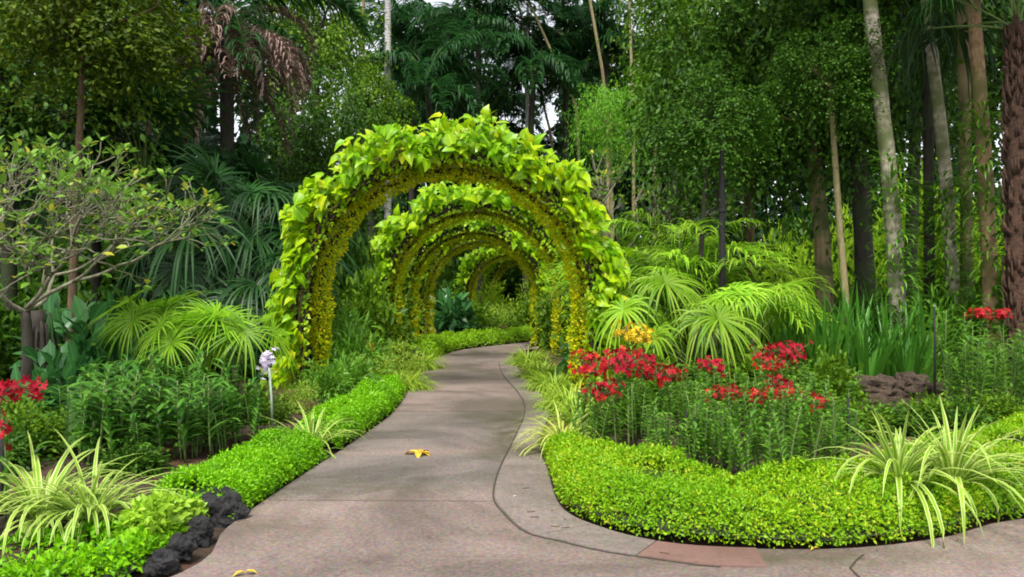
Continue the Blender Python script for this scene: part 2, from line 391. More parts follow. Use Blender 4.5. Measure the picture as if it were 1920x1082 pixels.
def concrete(name, c1, c2, wet=True, speck=1.0):
    m, N, L, p = newmat(name)
    tc = N.new('ShaderNodeTexCoord')
    big = N.new('ShaderNodeTexNoise'); big.inputs['Scale'].default_value = .55; big.inputs['Detail'].default_value = 7; big.inputs['Roughness'].default_value = .65; big.inputs['Distortion'].default_value = .6
    L.new(tc.outputs['Object'], big.inputs[0])
    fine = N.new('ShaderNodeTexVoronoi'); fine.inputs['Scale'].default_value = 75
    L.new(tc.outputs['Object'], fine.inputs[0])
    mid = N.new('ShaderNodeTexNoise'); mid.inputs['Scale'].default_value = 34; mid.inputs['Detail'].default_value = 10; mid.inputs['Roughness'].default_value = .85
    L.new(tc.outputs['Object'], mid.inputs[0])
    r = N.new('ShaderNodeValToRGB'); r.color_ramp.elements[0].position = .40; r.color_ramp.elements[1].position = .60
    r.color_ramp.elements[0].color = rgba(c1); r.color_ramp.elements[1].color = rgba(c2)
    L.new(big.outputs[0], r.inputs[0])
    sp = N.new('ShaderNodeMapRange'); sp.inputs[1].default_value = .3; sp.inputs[2].default_value = .7; sp.inputs[3].default_value = 1 - .45 * speck; sp.inputs[4].default_value = 1 + .4 * speck
    L.new(mid.outputs[0], sp.inputs[0])
    mx = N.new('ShaderNodeMix'); mx.data_type = 'RGBA'; mx.blend_type = 'MULTIPLY'; mx.inputs[0].default_value = 1
    L.new(r.outputs[0], mx.inputs['A']); L.new(sp.outputs[0], mx.inputs['B'])
    mx2 = N.new('ShaderNodeMix'); mx2.data_type = 'RGBA'; mx2.blend_type = 'MULTIPLY'; mx2.inputs[0].default_value = .22 * speck
    L.new(mx.outputs['Result'], mx2.inputs['A']); L.new(fine.outputs['Color'], mx2.inputs['B'])
    c = mx2.outputs['Result']
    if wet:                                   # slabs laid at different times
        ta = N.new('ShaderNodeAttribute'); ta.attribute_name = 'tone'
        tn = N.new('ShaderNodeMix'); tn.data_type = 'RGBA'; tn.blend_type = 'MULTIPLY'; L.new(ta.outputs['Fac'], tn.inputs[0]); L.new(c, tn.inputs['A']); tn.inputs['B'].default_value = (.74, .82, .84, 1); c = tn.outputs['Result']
    if wet:                                   # algae stains: an attribute with a shape of its own
        at_ = N.new('ShaderNodeAttribute'); at_.attribute_name = 'stain'
        ns = N.new('ShaderNodeTexNoise'); ns.inputs['Scale'].default_value = 5; ns.inputs['Detail'].default_value = 8; ns.inputs['Roughness'].default_value = .7
        L.new(tc.outputs['Object'], ns.inputs[0])
        mm = N.new('ShaderNodeMath'); mm.operation = 'MULTIPLY'; L.new(at_.outputs['Fac'], mm.inputs[0])
        rs = N.new('ShaderNodeMapRange'); rs.inputs[1].default_value = .36; rs.inputs[2].default_value = .56; L.new(ns.outputs[0], rs.inputs[0]); L.new(rs.outputs[0], mm.inputs[1])
        m3 = N.new('ShaderNodeMix'); m3.data_type = 'RGBA'; L.new(mm.outputs[0], m3.inputs[0]); L.new(c, m3.inputs['A']); m3.inputs['B'].default_value = (.055, .048, .018, 1)
        c = m3.outputs['Result']
    L.new(c, p.inputs['Base Color'])
    rr = N.new('ShaderNodeMapRange'); rr.inputs[1].default_value = .35; rr.inputs[2].default_value = .65; rr.inputs[3].default_value = .38; rr.inputs[4].default_value = .75
    L.new(big.outputs[0], rr.inputs[0]); L.new(rr.outputs[0], p.inputs['Roughness'])
    b = N.new('ShaderNodeBump'); b.inputs['Strength'].default_value = .35; b.inputs['Distance'].default_value = .006
    L.new(mid.outputs[0], b.inputs['Height']); L.new(b.outputs[0], p.inputs['Normal'])
    return m
M['path'] = concrete('path_aggregate', (.152, .115, .102), (.272, .203, .178), speck=1.6)
M['kerb'] = concrete('kerb_concrete', (.140, .112, .096), (.235, .19, .166), speck=1.3)
M['kerb_red'] = concrete('red_kerb', (.16, .088, .074), (.225, .132, .112), wet=False, speck=.6)
M['joint'] = barkmat('dark_joint', (.02, .017, .011), (.05, .045, .022), 20, 1, bump=0)
from mathutils.geometry import delaunay_2d_cdt
loop = np.vstack([resample(LEFT, 260), resample(np.vstack([RIGHT[::-1], [(20, -6)]]), 260)])
qx, qy = np.meshgrid(np.r_[np.arange(-4, 5.6, .13), np.arange(6, 20, .6)], np.r_[np.arange(-5.5, 3.4, .5), np.arange(3.5, 12, .11), np.arange(12, 28, .3)], indexing='ij')
qx, qy = qx.ravel(), qy.ravel()
kp = pathdist(qx, qy) < -.06
pv = [Vector(q) for q in np.vstack([loop, np.c_[qx, qy][kp]])]
nb = len(loop)
vs, _, tri, *_r = delaunay_2d_cdt(pv, [(k, (k + 1) % nb) for k in range(nb)], [], 1, 1e-5)
pm = MB().add(np.array([(v.x, v.y, 0) for v in vs]), [np.array([t for t in tri if len(t) == 3])])
def joint(pts, w, z=.004):
    p = resample(np.array(pts, float), max(3, int(len(pts))))
    t_ = unit(np.gradient(p, axis=0)); s_ = np.stack([-t_[:, 1], t_[:, 0]], 1)
    q = np.concatenate([np.c_[p - s_ * w, np.full(len(p), z)], np.c_[p + s_ * w, np.full(len(p), z)]])
    k = np.arange(len(p) - 1); n = len(p)
    pm.add(q, [np.stack([k, k + 1, k + 1 + n, k + n], 1)], mat=1)
joint(KERB[8:], .006)
for (u0, v0, u1, v1) in ((740, 772, 983, 771), (768, 735, 972, 735), (788, 712, 950, 711), (803, 685, 934, 684.5), (505, 938, 926, 940)):
    joint([gp(u0 + (u1 - u0) * q, v0 + (v1 - v0) * q) for q in (0, .5, 1)], .006 if v0 < 900 else .003)
joint([gp(1618, 1040), gp(1600, 1056), gp(1590, 1070), gp(1615, 1085), gp(1640, 1100)], .006)
po = struct(pm.build('path', [M['path'], M['joint']], smooth_=False))
me = po.data
at_s = me.attributes.new('stain', 'FLOAT', 'POINT')
co = np.empty(len(me.vertices) * 3, np.float32); me.vertices.foreach_get('co', co); co = co.reshape(-1, 3)
st = np.zeros(len(co))
for (u, v, rx, ry, s_) in ((975, 800, .12, 2.0, 1.0), (1000, 960, .3, .5, .5), (1100, 1010, .6, .2, .5), (1500, 1045, 1.2, .14, .6), (480, 985, .5, .25, .5), (850, 780, 1.0, .5, .25), (955, 815, .22, .9, 1.0), (958, 790, .3, .5, .8), (930, 855, .28, .35, .6), (915, 895, .2, .3, .35), (640, 915, 1.0, .28, .55), (560, 930, .6, .2, .5), (790, 690, .5, 1.2, .3)):
    cx, cy = gp(u, v)
    st = np.maximum(st, s_ * np.exp(-((co[:, 0] - cx) / rx) ** 2 - ((co[:, 1] - cy) / ry) ** 2))
at_s.data.foreach_set('value', st.astype(np.float32))
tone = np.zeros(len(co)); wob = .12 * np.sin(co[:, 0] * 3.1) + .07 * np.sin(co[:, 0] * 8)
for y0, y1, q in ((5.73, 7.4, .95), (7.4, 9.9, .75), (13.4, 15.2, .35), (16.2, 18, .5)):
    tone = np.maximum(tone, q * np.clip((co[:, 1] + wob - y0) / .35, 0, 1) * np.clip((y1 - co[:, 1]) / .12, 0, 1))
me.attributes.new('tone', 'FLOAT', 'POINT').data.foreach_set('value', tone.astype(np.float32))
# edging slabs beside the right bed
def nearest_outer(p):
    q = RIGHT[np.argmin(((RIGHT - p) ** 2).sum(1))]
    return q
km = MB()
Kp = resample(KERB, 240)
s = np.r_[0, np.cumsum(np.linalg.norm(np.diff(Kp, axis=0), axis=1))]
cuts = [0]
while s[cuts[-1]] < s[-1] - .5:
    cuts.append(min(239, int(np.searchsorted(s, s[cuts[-1]] + (.62 if len(cuts) > 1 else .72)))))
cuts = [min(c, 239) for c in cuts]
Ro = smooth(RIGHT[::3], 5)
outs = np.array([nearest_outer(p) for p in Kp])
for w in range(3): outs = np.vstack([outs[:1], (outs[:-2] + outs[1:-1] * 2 + outs[2:]) / 4, outs[-1:]])
for n_, (c0, c1) in enumerate(zip(cuts[:-1], cuts[1:])):
    inn = Kp[c0:c1 + 1]; out = outs[c0:c1 + 1]
    d = unit(out - inn)
    inn2 = inn + d * .014; out2 = out - d * .006
    tt = unit(inn[-1] - inn[0])
    g = np.zeros((len(inn), 1)); g[0] = .004; g[-1] = -.004
    inn2 = inn2 + tt * g; out2 = out2 + tt * g
    z = .008
    n = len(inn)
    top = np.r_[np.c_[inn2, np.full(n, z)], np.c_[out2, np.full(n, z)], np.c_[inn2, np.full(n, 0.001)], np.c_[out2, np.full(n, .001)]]
    k = np.arange(n - 1)
    km.add(top, [np.stack([k, k + n, k + n + 1, k + 1], 1), np.stack([k, k + 1, k + 1 + 2 * n, k + 2 * n], 1), np.array([[0, 2 * n, 3 * n, n], [n - 1, 2 * n - 1, 4 * n - 1, 3 * n - 1]])], mat=1 if n_ == 0 else 0)
struct(km.build('kerb', [M['kerb'], M['kerb_red']], smooth_=False))

# ------------------------------------------------------------------ hedges
def band(name, label, cat, front, back, h, nleaf, size, mat, seed, group=None, T=SMALL, pw=.45, bump=.25, core=True):
    """low clipped planting between a front and a back line on the ground"""
    rng = np.random.default_rng(seed)
    n = 60
    Fp, Bp = resample(front, n), resample(back, n)
    ph = rng.uniform(0, 6, 6)
    def surf(s, t, k=1.0):
        i = s * (n - 1); i0 = np.clip(i.astype(int), 0, n - 2); fr = (i - i0)[:, None]
        f_ = Fp[i0] * (1 - fr) + Fp[i0 + 1] * fr; b_ = Bp[i0] * (1 - fr) + Bp[i0 + 1] * fr
        c_ = np.cos(np.pi * t); tw_ = (.5 - .5 * np.sign(c_) * abs(c_) ** .62)[:, None]
        xy = f_ * (1 - tw_) + b_ * tw_
        x, y = xy[:, 0], xy[:, 1]
        bm_ = 1 + bump * (np.sin(x * 5.1 + ph[0] + 1.5 * np.sin(y * 4 + ph[1])) * .5 + .4 * np.sin(y * 6.3 + x * 2.2 + ph[2]) + .3 * np.sin(x * 13 + ph[3]) * np.sin(y * 12 + ph[4]))
        endf = np.clip(np.minimum(s, 1 - s) / .04, 0, 1) ** .5
        z = h * k * np.clip(np.sin(np.pi * t), 0, 1) ** .62 * bm_ * (.35 + .65 * endf)
        return np.c_[xy, z - .01]
    # equal leaf density over the curved surface: t is denser at both flanks
    s = rng.uniform(0, 1, nleaf)
    t = rng.uniform(.005, .93, nleaf)
    e = 1e-3
    P0 = surf(s, t); Ps = surf(np.clip(s + e, 0, 1), t); Pt = surf(s, np.clip(t + e, 0, 1))
    nr = unit(np.cross(Ps - P0, Pt - P0)); nr = np.where(nr[:, 2:] < 0, -nr, nr)
    nr = np.where(np.isfinite(nr), nr, [0, 0, 1.])
    P = P0 + nr * (rng.uniform(-.05, .012, (nleaf, 1)) + .014 * np.sin(P0[:, :1] * 31 + 2 * np.sin(P0[:, 1:2] * 23)) * np.sin(P0[:, 1:2] * 29 + P0[:, 2:] * 25)) + rng.normal(0, .009, (nleaf, 3))
    P += nr * np.where(rng.uniform(0, 1, (nleaf, 1)) < .035, rng.uniform(.01, .045, (nleaf, 1)), 0)
    P[:, 2] = np.maximum(P[:, 2], .008)
    d = nr * rng.uniform(.1, .9, (nleaf, 1)) + rng.normal(0, .6, (nleaf, 3))
    nn = nr + np.array([0, 0, .5]) + rng.normal(0, .45, (nleaf, 3))
    root = thing(name, label, cat, (float(Fp[:, 0].mean()), float(Fp[:, 1].mean()), 0), group=group)
    off = np.array(root.location)
    mb = leaves(MB(), P - off, d, nn, size * rng.uniform(.6, 1.25, nleaf), T)
    mb.build('foliage', M[mat] if isinstance(mat, str) else mat, root)
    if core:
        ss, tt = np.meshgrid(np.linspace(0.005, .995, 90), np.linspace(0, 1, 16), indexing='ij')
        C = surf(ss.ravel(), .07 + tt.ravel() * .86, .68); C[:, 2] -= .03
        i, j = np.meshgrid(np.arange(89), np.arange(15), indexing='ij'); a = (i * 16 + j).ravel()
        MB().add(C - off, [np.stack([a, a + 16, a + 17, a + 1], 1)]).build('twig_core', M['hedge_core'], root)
    return root
def sub(line, p0, p1):
    """piece of an edge line between the points nearest p0 and p1"""
    i0 = int(np.argmin(((line - np.array(p0)) ** 2).sum(1))); i1 = int(np.argmin(((line - np.array(p1)) ** 2).sum(1)))
    return line[i0:i1 + 1] if i0 <= i1 else line[i1:i0 + 1][::-1]
def shift(line, d):
    t_ = unit(np.gradient(line, axis=0)); return line + np.stack([-t_[:, 1], t_[:, 0]], 1) * d
hz = .31
rf = shift(sub(RIGHT, (7, 5.98), gp(1024, 862)), -.03)
rb = smooth([(7.6, 9.2), (5.6, 8.6), gp(1920, 778, hz), gp(1800, 802, hz), gp(1700, 850, hz), gp(1560, 888, hz), gp(1450, 897, hz), gp(1330, 872, hz), gp(1240, 852, hz), gp(1150, 834, hz), gp(1050, 822, hz)], 6)
rb = shift(rb, -.16)
band('border_hedge', 'wide lime green clipped hedge curving around the orchid bed on the right', 'hedge', rf, rb, .315, 120000, .027, 'hedge', 1, bump=.2)
f1 = sub(LEFT, gp(445, 972), gp(610, 862))
band('border_hedge', 'bright green hedge mound just behind the black rocks on the left path edge', 'hedge', shift(f1, .03), shift(f1, .60), .24, 36000, .027, 'hedge_left', 2)
f2 = sub(LEFT, gp(640, 842), gp(763, 738))
band('border_hedge', 'narrow bright green hedge running along the path at the foot of the left arch post', 'hedge', shift(f2, .03), shift(f2, .52), .30, 32000, .03, 'hedge_left', 3)
f3 = sub(LEFT, gp(812, 676), (3.5, 26))
band('border_hedge', 'far low hedge lining the outer bend of the path under the arches', 'hedge', shift(f3, .03), shift(f3, .8), .36, 24000, .055, 'hedge_far', 4)
fl = smooth([(-3.2, 3.2), gp(100, 1105), gp(262, 1075), gp(338, 1012), gp(382, 972)], 6)
bl = smooth([(-4.6, 3.8), gp(-60, 1010, .15), gp(120, 990, .15), gp(250, 965, .15), gp(350, 938, .15)], 6)
band('ground_cover', 'bright green leafy ground cover in the bottom left corner beside black rocks', 'ground cover', fl, bl, .17, 9000, .045, 'hedge_left', 5, bump=.5)
fl2 = [gp(265, 1025, .1), gp(330, 985, .1), gp(385, 950, .1)]
bl2 = [gp(215, 985, .2), gp(290, 950, .2), gp(360, 925, .2)]
band('ground_cover', 'pale lime leafy patch sitting on top of the black rocks', 'ground cover', fl2, bl2, .24, 1500, .06, 'lime', 6, bump=.3, T=OVATE)

# ------------------------------------------------------------------ arching blade plants
def clump(rng, n, L, w, e0=(60, 88), bend=(60, 150), spread=.05, nseg=9, pw=1.3, taper=.8, mb=None):
    mb = MB() if mb is None else mb
    az = rng.uniform(0, 2 * np.pi, n); r = spread * np.sqrt(rng.uniform(0, 1, n))
    base = np.c_[r * np.cos(az), r * np.sin(az), np.zeros(n)]
    ln = L * rng.uniform(.55, 1.1, n)
    P = arcs(base, az + rng.normal(0, .25, n), ln, np.radians(rng.uniform(*e0, n)), np.radians(rng.uniform(*bend, n)), nseg, pw)
    tt = np.linspace(0, 1, nseg)
    prof = np.clip(np.minimum(.45 + tt * 2.2, 1) * (1 - tt ** 2.2) ** taper, .03, 1)
    return strips(mb, P, w * prof[None] * rng.uniform(.7, 1.15, (n, 1)), fold=.3)
def plant(name, label, cat, mb, mat, x, y, z=None, rz=0, group=None, sc=1.0):
    o = mb.build(name, M[mat])
    o.location = (x, y, gz(x, y) if z is None else z); o.rotation_euler = (0, 0, rz); o.scale = (sc,) * 3
    return tag(o, label, cat, group)
rg = np.random.default_rng
for sd_, u, lab in ((11, 1685, 'left one of the twin cream striped spider plants rising from the wide hedge'), (12, 1786, 'right one of the twin cream striped spider plants rising from the wide hedge')):
    rq = rg(sd_); mb = clump(rq, 26, .62, .019, e0=(62, 89), bend=(15, 80), spread=.04)
    clump(rq, 40, .86, .018, e0=(25, 75), bend=(95, 165), spread=.05, mb=mb)
    x, y = at(u, 5.28); plant('spider_plant', lab, 'spider plant', mb, 'spider', x, y, .22, group='striped spider plants')
for k, (u, v, n, L_, lab) in enumerate(((75, 985, 120, .74, 'large cream striped spider plant at the left edge beside a thin dark stake'),
                                  (170, 985, 105, .66, 'cream striped spider plant just behind the corner ground cover, next to the black rocks'),)):
    x, y = gp(u, v, .1); plant('spider_plant', lab, 'spider plant', clump(rg(20 + k), n, L_, .016, e0=(40, 88), bend=(60, 170)), 'spider', x, y, group='striped spider plants')
x, y = gp(585, 826, .1); plant('spider_plant', 'striped spider plant between two hedge pieces near the lilac flower head', 'spider plant', clump(rg(23), 80, .66, .013, e0=(25, 80), bend=(50, 130)), 'spider', x, y, group='striped spider plants')
x, y = gp(1056, 826, .1); plant('spider_plant', 'pale yellow striped clump spilling onto the kerb at the tip of the wide hedge', 'spider plant', clump(rg(24), 170, .66, .012, e0=(45, 88), bend=(70, 170)), 'spider_yel', x, y, group='striped spider plants')
x, y = gp(1085, 800, .1); plant('spider_plant', 'yellow green clump behind the kerb side spider plant, below the first red orchids', 'spider plant', clump(rg(25), 130, .7, .012, e0=(45, 88), bend=(60, 150)), 'grass_lime', x, y, group='striped spider plants')
for k, (u, v, L_, n, lab) in enumerate(((755, 722, .75, 190, 'rounded yellow green grass clump on the path edge just past the near left hedge'),
                                        (787, 686, .85, 190, 'rounded grass clump on the left where the path starts to bend'),
                                        (720, 720, .8, 150, 'loose yellow green grass clump inside the first arch on the left'),
                                        (992, 678, .8, 200, 'farthest lime grass mound along the right edge of the path'),
                                        (1014, 702, .8, 220, 'lime grass mound at the right path edge beside the second arch'),
                                        (1040, 724, .72, 220, 'lime grass mound at the foot of the right post of the nearest arch'),
                                        (1068, 756, .7, 200, 'lime grass mound left of the first red orchids'))):
    x, y = gp(u, v, .05)
    plant('grass_clump', lab, 'grass clump', clump(rg(30 + k), int(n * 1.9), L_ * .74, .011, e0=(20, 88), bend=(70, 160), spread=.22, nseg=7), 'grass_lime', x, y, rz=k, group='grass clumps along the path')
# upright sword leaves
sw = [clump(rg(50 + k), 34, 1.25, .03, e0=(66, 89), bend=(0, 35), spread=.14, nseg=6, pw=2) for k in range(3)]
swm = [s_.mesh('sword_leaf_clump', M['sword']) for s_ in sw]
for k, (u, D) in enumerate(((1500, 11.4), (1545, 11.2), (1585, 11.4), (1625, 11.1), (1665, 11.5), (1700, 11.2), (1735, 11.6), (1610, 12.1), (1690, 12.2), (1560, 12.4), (1470, 11.8))):
    x, y = at(u, D)
    o = link('sword_leaf_plant', swm[k % 3]); o.location = (x, y, gz(x, y)); o.rotation_euler = (0, 0, k * 1.7)
    s_ = 1.0 + .25 * ((k * 7) % 5) / 5; o.scale = (s_,) * 3
    tag(o, 'clump of upright dark green sword leaves behind the brown rocks', 'sword plant', 'sword leaf plants behind the rocks')

# ------------------------------------------------------------------ rocks
def rock(name, label, loc, sz, mat, seed, group, rz=0):
    import bmesh
    bm = bmesh.new(); bmesh.ops.create_icosphere(bm, subdivisions=4, radius=1)
    o3 = Vector((seed * 3.1, seed * 1.7, seed * .9))
    for v in bm.verts:
        p_ = v.co.copy()
        f = 1 + (.42 * mnoise.noise(p_ * 1.5 + o3) + .26 * mnoise.noise(p_ * 3.4 + o3)) - .22 * abs(mnoise.noise(p_ * 6.5 + o3)) - .05 * abs(mnoise.noise(p_ * 14 + o3))
        v.co = Vector((p_.x * sz[0], p_.y * sz[1], max(p_.z, -.6) * sz[2])) * f
    for f in bm.faces: f.smooth = False
    me = bpy.data.meshes.new(name); bm.to_mesh(me); bm.free(); me.materials.append(M[mat])
    o = link(name, me); o.location = loc; o.rotation_euler = (0, 0, rz)
    return tag(o, label, 'rock', group)
RK = 'black lava rocks along the left path edge'
for k, (u, v, sx, sz_, lab) in enumerate(((300, 1062, .085, .075, 'small black rock at the path edge, nearest to the bottom of the picture'), (335, 1035, .075, .085, 'black rock second from the bottom of the row beside the path'),
                                     (368, 1002, .085, .095, 'black rock below the pale lime patch, third from the bottom'), (408, 962, .16, .17, 'largest black lava rock between lime patch and bright hedge'),
                                     (352, 985, .09, .09, 'black rock half hidden under the pale lime leaves'), (436, 965, .07, .09, 'narrow black rock wedged against the end of the near left hedge'), (310, 935, .15, .08, 'flat black rock behind the lime patch at the orange mulch'))):
    x, y = gp(u, v, .03); rock('lava_rock', lab, (x + .01, y + .02, .04), (sx * 1.0, sx * .95, sz_ * .98), 'rock_black', k + 1, RK, k)
for k, (u, v, z, sx, sz_, lab) in enumerate(((1640, 742, .12, .34, .26, 'broad brown rock under the sword leaves'), (1705, 735, .14, .3, .3, 'rusty brown rock at the right end under the sword leaves'), (1600, 728, .16, .22, .22, 'smaller brown rock left of the broad one under the sword leaves'),
                                         (1740, 752, .1, .2, .18, 'dark brown rock beside the tall orchid canes on the right'), (1242, 812, .1, .17, .14, 'purplish brown rock among the orchid canes behind the wide hedge'), (1830, 955, .03, .11, .07, 'reddish brown stone at the hedge foot on the right'))):
    x, y = gp(u, v, z); rock('bed_rock', lab, (x, y, gz(x, y) + .06), (sx * (1.2 if u > 1500 and u < 1800 else 1), sx * .8, sz_ * (.85 if u > 1500 and u < 1800 else 1)), 'rock_brown', 20 + k, 'brown rocks in the right bed', k)

# ------------------------------------------------------------------ orchids
def blossoms(mb, C, outd, size, rng, npet=5):
    for k in range(npet):
        a = 2 * np.pi * k / npet + rng.uniform(0, .4)
        o_ = unit(outd); ref = np.where(abs(o_[:, 2:]) > .9, np.array([1., 0, 0]), np.array([0, 0, 1.]))
        xa = unit(np.cross(o_, ref)); ya = np.cross(o_, xa)
        d = math.cos(a) * xa + math.sin(a) * ya + o_ * .25
        leaves(mb, C, d, o_, size * rng.uniform(.85, 1.15, len(C)), OVATE if size > .03 else SMALL)
def cane_parts(rng, h, leaf, lm, flower=None, fh=.16, nst=3, npair=11, lw=.017):
    """mesh data for stems, leaves and a flower head of one orchid plant"""
    st, lf, fl = MB(), MB(), MB()
    for s_ in range(nst):
        hh = h * (1 if s_ == 0 else rng.uniform(.72, .95))
        b = np.array([rng.normal(0, .08), rng.normal(0, .08), 0]) * (s_ > 0)
        lean = rng.normal(0, .055, 2)
        pts = np.array([b + np.array([lean[0] * t * t, lean[1] * t * t, 1.0 * t]) * hh for t in np.linspace(0, 1, 6)])
        tube(st, pts, np.linspace(.009, .005, 6), 6)
        n = int(npair * 2 * hh / h); tt = np.linspace(.22, .98, n)
        az0 = rng.uniform(0, 6.28)
        az = az0 + np.pi * (np.arange(n) % 2) + rng.normal(0, .25, n)
        B = np.stack([np.interp(tt, np.linspace(0, 1, 6), pts[:, k]) for k in range(3)], 1)
        P = arcs(B, az, leaf * rng.uniform(.7, 1.1, n) * (1 - .35 * tt), np.radians(rng.uniform(22, 50, n)), np.radians(rng.uniform(25, 75, n)), 5)
        strips(lf, P, lw * np.array([.5, 1, .95, .65, .06])[None] * np.ones((n, 1)), fold=.3)
        if s_ == 0 and flower:
            top = pts[-1]; nf = 48
            sp = np.array([top + np.array([lean[0] + .15 * t, .05 * t, 1]) * fh * t for t in np.linspace(0, 1, 4)])
            tube(st, sp, .004, 5)
            C = top + np.c_[rng.normal(0, fh * .42, nf), rng.normal(0, fh * .42, nf), rng.uniform(.3, 1.05, nf) * fh]
            od = C - (top + np.array([0, 0, fh * .4])) + rng.normal(0, .03, (nf, 3)) + np.array([0, -.04, .02])
            for c_ in C: tube(fl, [top + np.array([0, 0, fh * .3]), (c_ + top + np.array([0, 0, fh * .35])) / 2, c_], .0025, 3, mat=1, cap=False)
            blossoms(fl, C, od, .037, rng)
    return st.mesh('cane', M['stemg']), lf.mesh('leaves', M[lm]), (fl.mesh('flower_head', [M[flower], M['stemg']]) if flower else None)
def orchid(parts, x, y, h_scale, label, group, rz, z=None):
    t_ = thing('orchid', label, 'orchid', (x, y, gz(x, y) if z is None else z), rz, group, h_scale)
    a = math.sin(x * 91.7 + y * 37.1); b_ = math.sin(x * 53.3 - y * 71.9)
    t_.rotation_euler = (a * .11, b_ * .13, rz)
    link('cane', parts[0], t_); link('leaves', parts[1], t_)
    if parts[2]: link('flower_head', parts[2], t_)
    return t_
rng = rg(7)
redv = [cane_parts(rg(70 + k), .5, .12, 'cane', 'pinkred' if k % 2 else 'red', fh=.22) for k in range(4)]
grnv = [cane_parts(rg(80 + k), .55, .105, 'cane', None, nst=3, npair=12) for k in range(4)]
heads = [(1085, 697, 7.7, 'leftmost in the bed, close to the arch post'), (1118, 737, 7.3, 'low in front of the leftmost ones above the striped clump'), (1142, 745, 7.2, 'lowest of the left group facing the path'),
         (1150, 688, 7.9, 'at the top of the left group'), (1180, 684, 8.1, 'highest of the left group'), (1210, 686, 8.3, 'right of the highest one in the left group'), (1196, 706, 8.0, 'in the middle of the left group'),
         (1228, 708, 7.9, 'at the right end of the left group'), (1268, 712, 7.9, 'standing between left group and lone head below the big fan leaves'), (1325, 694, 8.6, 'alone under the drooping fan leaves'),
         (1350, 744, 7.3, 'small head alone in the middle of the bed'), (1386, 741, 7.5, 'sparse head left of the bright centre cluster'), (1418, 687, 9.0, 'left end of the far upper cluster'), (1448, 668, 9.3, 'top of the far upper cluster'),
         (1466, 688, 9.1, 'right of centre in the far upper cluster'), (1492, 664, 9.4, 'right end of the far upper cluster near the sword leaves'), (1425, 752, 7.1, 'left end of the bright centre cluster'), (1450, 728, 7.3, 'top of the bright centre cluster'),
         (1482, 744, 7.1, 'middle of the bright centre cluster'), (1508, 754, 7.0, 'right of the middle in the bright centre cluster'), (1530, 760, 6.9, 'right end of the bright centre cluster')]
for k, (u, v, D, where) in enumerate(heads):
    x, y = at(u, D); z0 = gz(x, y); hh = zv(v, D) - z0
    orchid(redv[k % 4], x, y, hh / .58, 'red flowering orchid, ' + where, 'red orchids in the right bed', k * 2.1)
n_g = 0
while n_g < 140:
    v = rng.uniform(0, 1); D = 5.45 + 4.0 * v ** 1.3
    u = rng.uniform(1095, 1605)
    x, y = at(u, D)
    if D < 5.45 + max(0, (1400 - u) / 300) * 1.25 + max(0, (u - 1480) / 120) * .7: continue
    orchid(grnv[n_g % 4], x, y, rng.uniform(.62, 1.15), 'green leafy orchid cane without flowers in the crowded right bed', 'green orchid canes in the right bed', rng.uniform(0, 6.28)); n_g += 1
talv = [cane_parts(rg(90 + k), 1.05, .17, 'cane', None, nst=3, npair=14, lw=.02) for k in range(3)]
talr = cane_parts(rg(95), 1.05, .17, 'cane', 'red', fh=.13, nst=2, npair=14, lw=.02)
for k in range(34):
    u = rng.uniform(1752, 1990); D = rng.uniform(8.2, 10.6); x, y = at(u, D)
    orchid(talv[k % 3], x, y, rng.uniform(.65, 1.12), 'tall orchid cane with rows of short leaves at the right edge', 'tall orchid canes at the right edge', rng.uniform(0, 6.28))
for (u, v, D, lab) in ((1835, 590, 9.6, 'tall orchid cane topped red, left of the two at the right edge'), (1893, 592, 9.6, 'tall orchid cane topped red, the one closest to the right edge')):
    x, y = at(u, D); orchid(talr, x, y, (zv(v, D) - gz(x, y)) / 1.12, lab, 'red orchids in the right bed', 0)
lefv = [cane_parts(rg(100 + k), .66, .26, 'cane_l', None, nst=3, npair=9, lw=.022) for k in range(4)]
for k in range(100):
    u = rng.uniform(150, 480); D = rng.uniform(6.1, 8.4)
    if D < 6.15 + max(0, (u - 270) / 200) * 1.2: continue
    x, y = at(u, D)
    orchid(lefv[k % 4], x, y, rng.uniform(.6, 1.1), 'dark green leafy orchid cane below the left fan palms', 'orchid canes in the left bed', rng.uniform(0, 6.28))
# left edge red sprays
t_ = thing('orchid', 'tall crimson orchid with an arching spray at the left edge of the picture', 'orchid', (*gp(12, 985, .08), .08), 0, 'red orchids in the left bed')
st, fl, lf = MB(), MB(), MB()
r2_ = rg(3)
tube(st, [(0, 0, 0), (.0, 0, .4), (-.02, 0, .62), (-.06, 0, .76)], .006, 6)
spray = np.array([(-.06, 0, .76), (.02, -.02, .82), (.12, -.03, .85), (.24, -.03, .83)])
tube(st, smooth(spray, 5), .0035, 5)
C = resample(smooth(spray, 6), 34) + r2_.normal(0, .028, (34, 3)); C = np.vstack([C, np.array([-.05, -.02, .6]) + r2_.normal(0, [.05, .03, .10], (26, 3))])
for c_ in C[:34]: tube(fl, [spray[1] * .5 + spray[2] * .5 if c_[0] > .03 else spray[0], c_], .0022, 3, mat=1, cap=False)
for c_ in C[34:]: tube(fl, [(-.05, 0, .62), c_], .0022, 3, mat=1, cap=False)
blossoms(fl, C, r2_.normal(0, 1, (60, 3)) + np.array([0, -1.2, 0]), .036, r2_)
az = r2_.uniform(0, 6.28, 16); strips(lf, arcs(np.c_[np.zeros((16, 2)), np.linspace(.05, .5, 16)], az, np.full(16, .17), np.full(16, .9), np.full(16, 1.3), 5), .016 * np.array([.5, 1, .9, .6, .05])[None] * np.ones((16, 1)))
st.build('cane', M['stemg'], t_); lf.build('leaves', M['cane_l'], t_); fl.build('flower_head', [M['pinkred'], M['stemg']], t_)

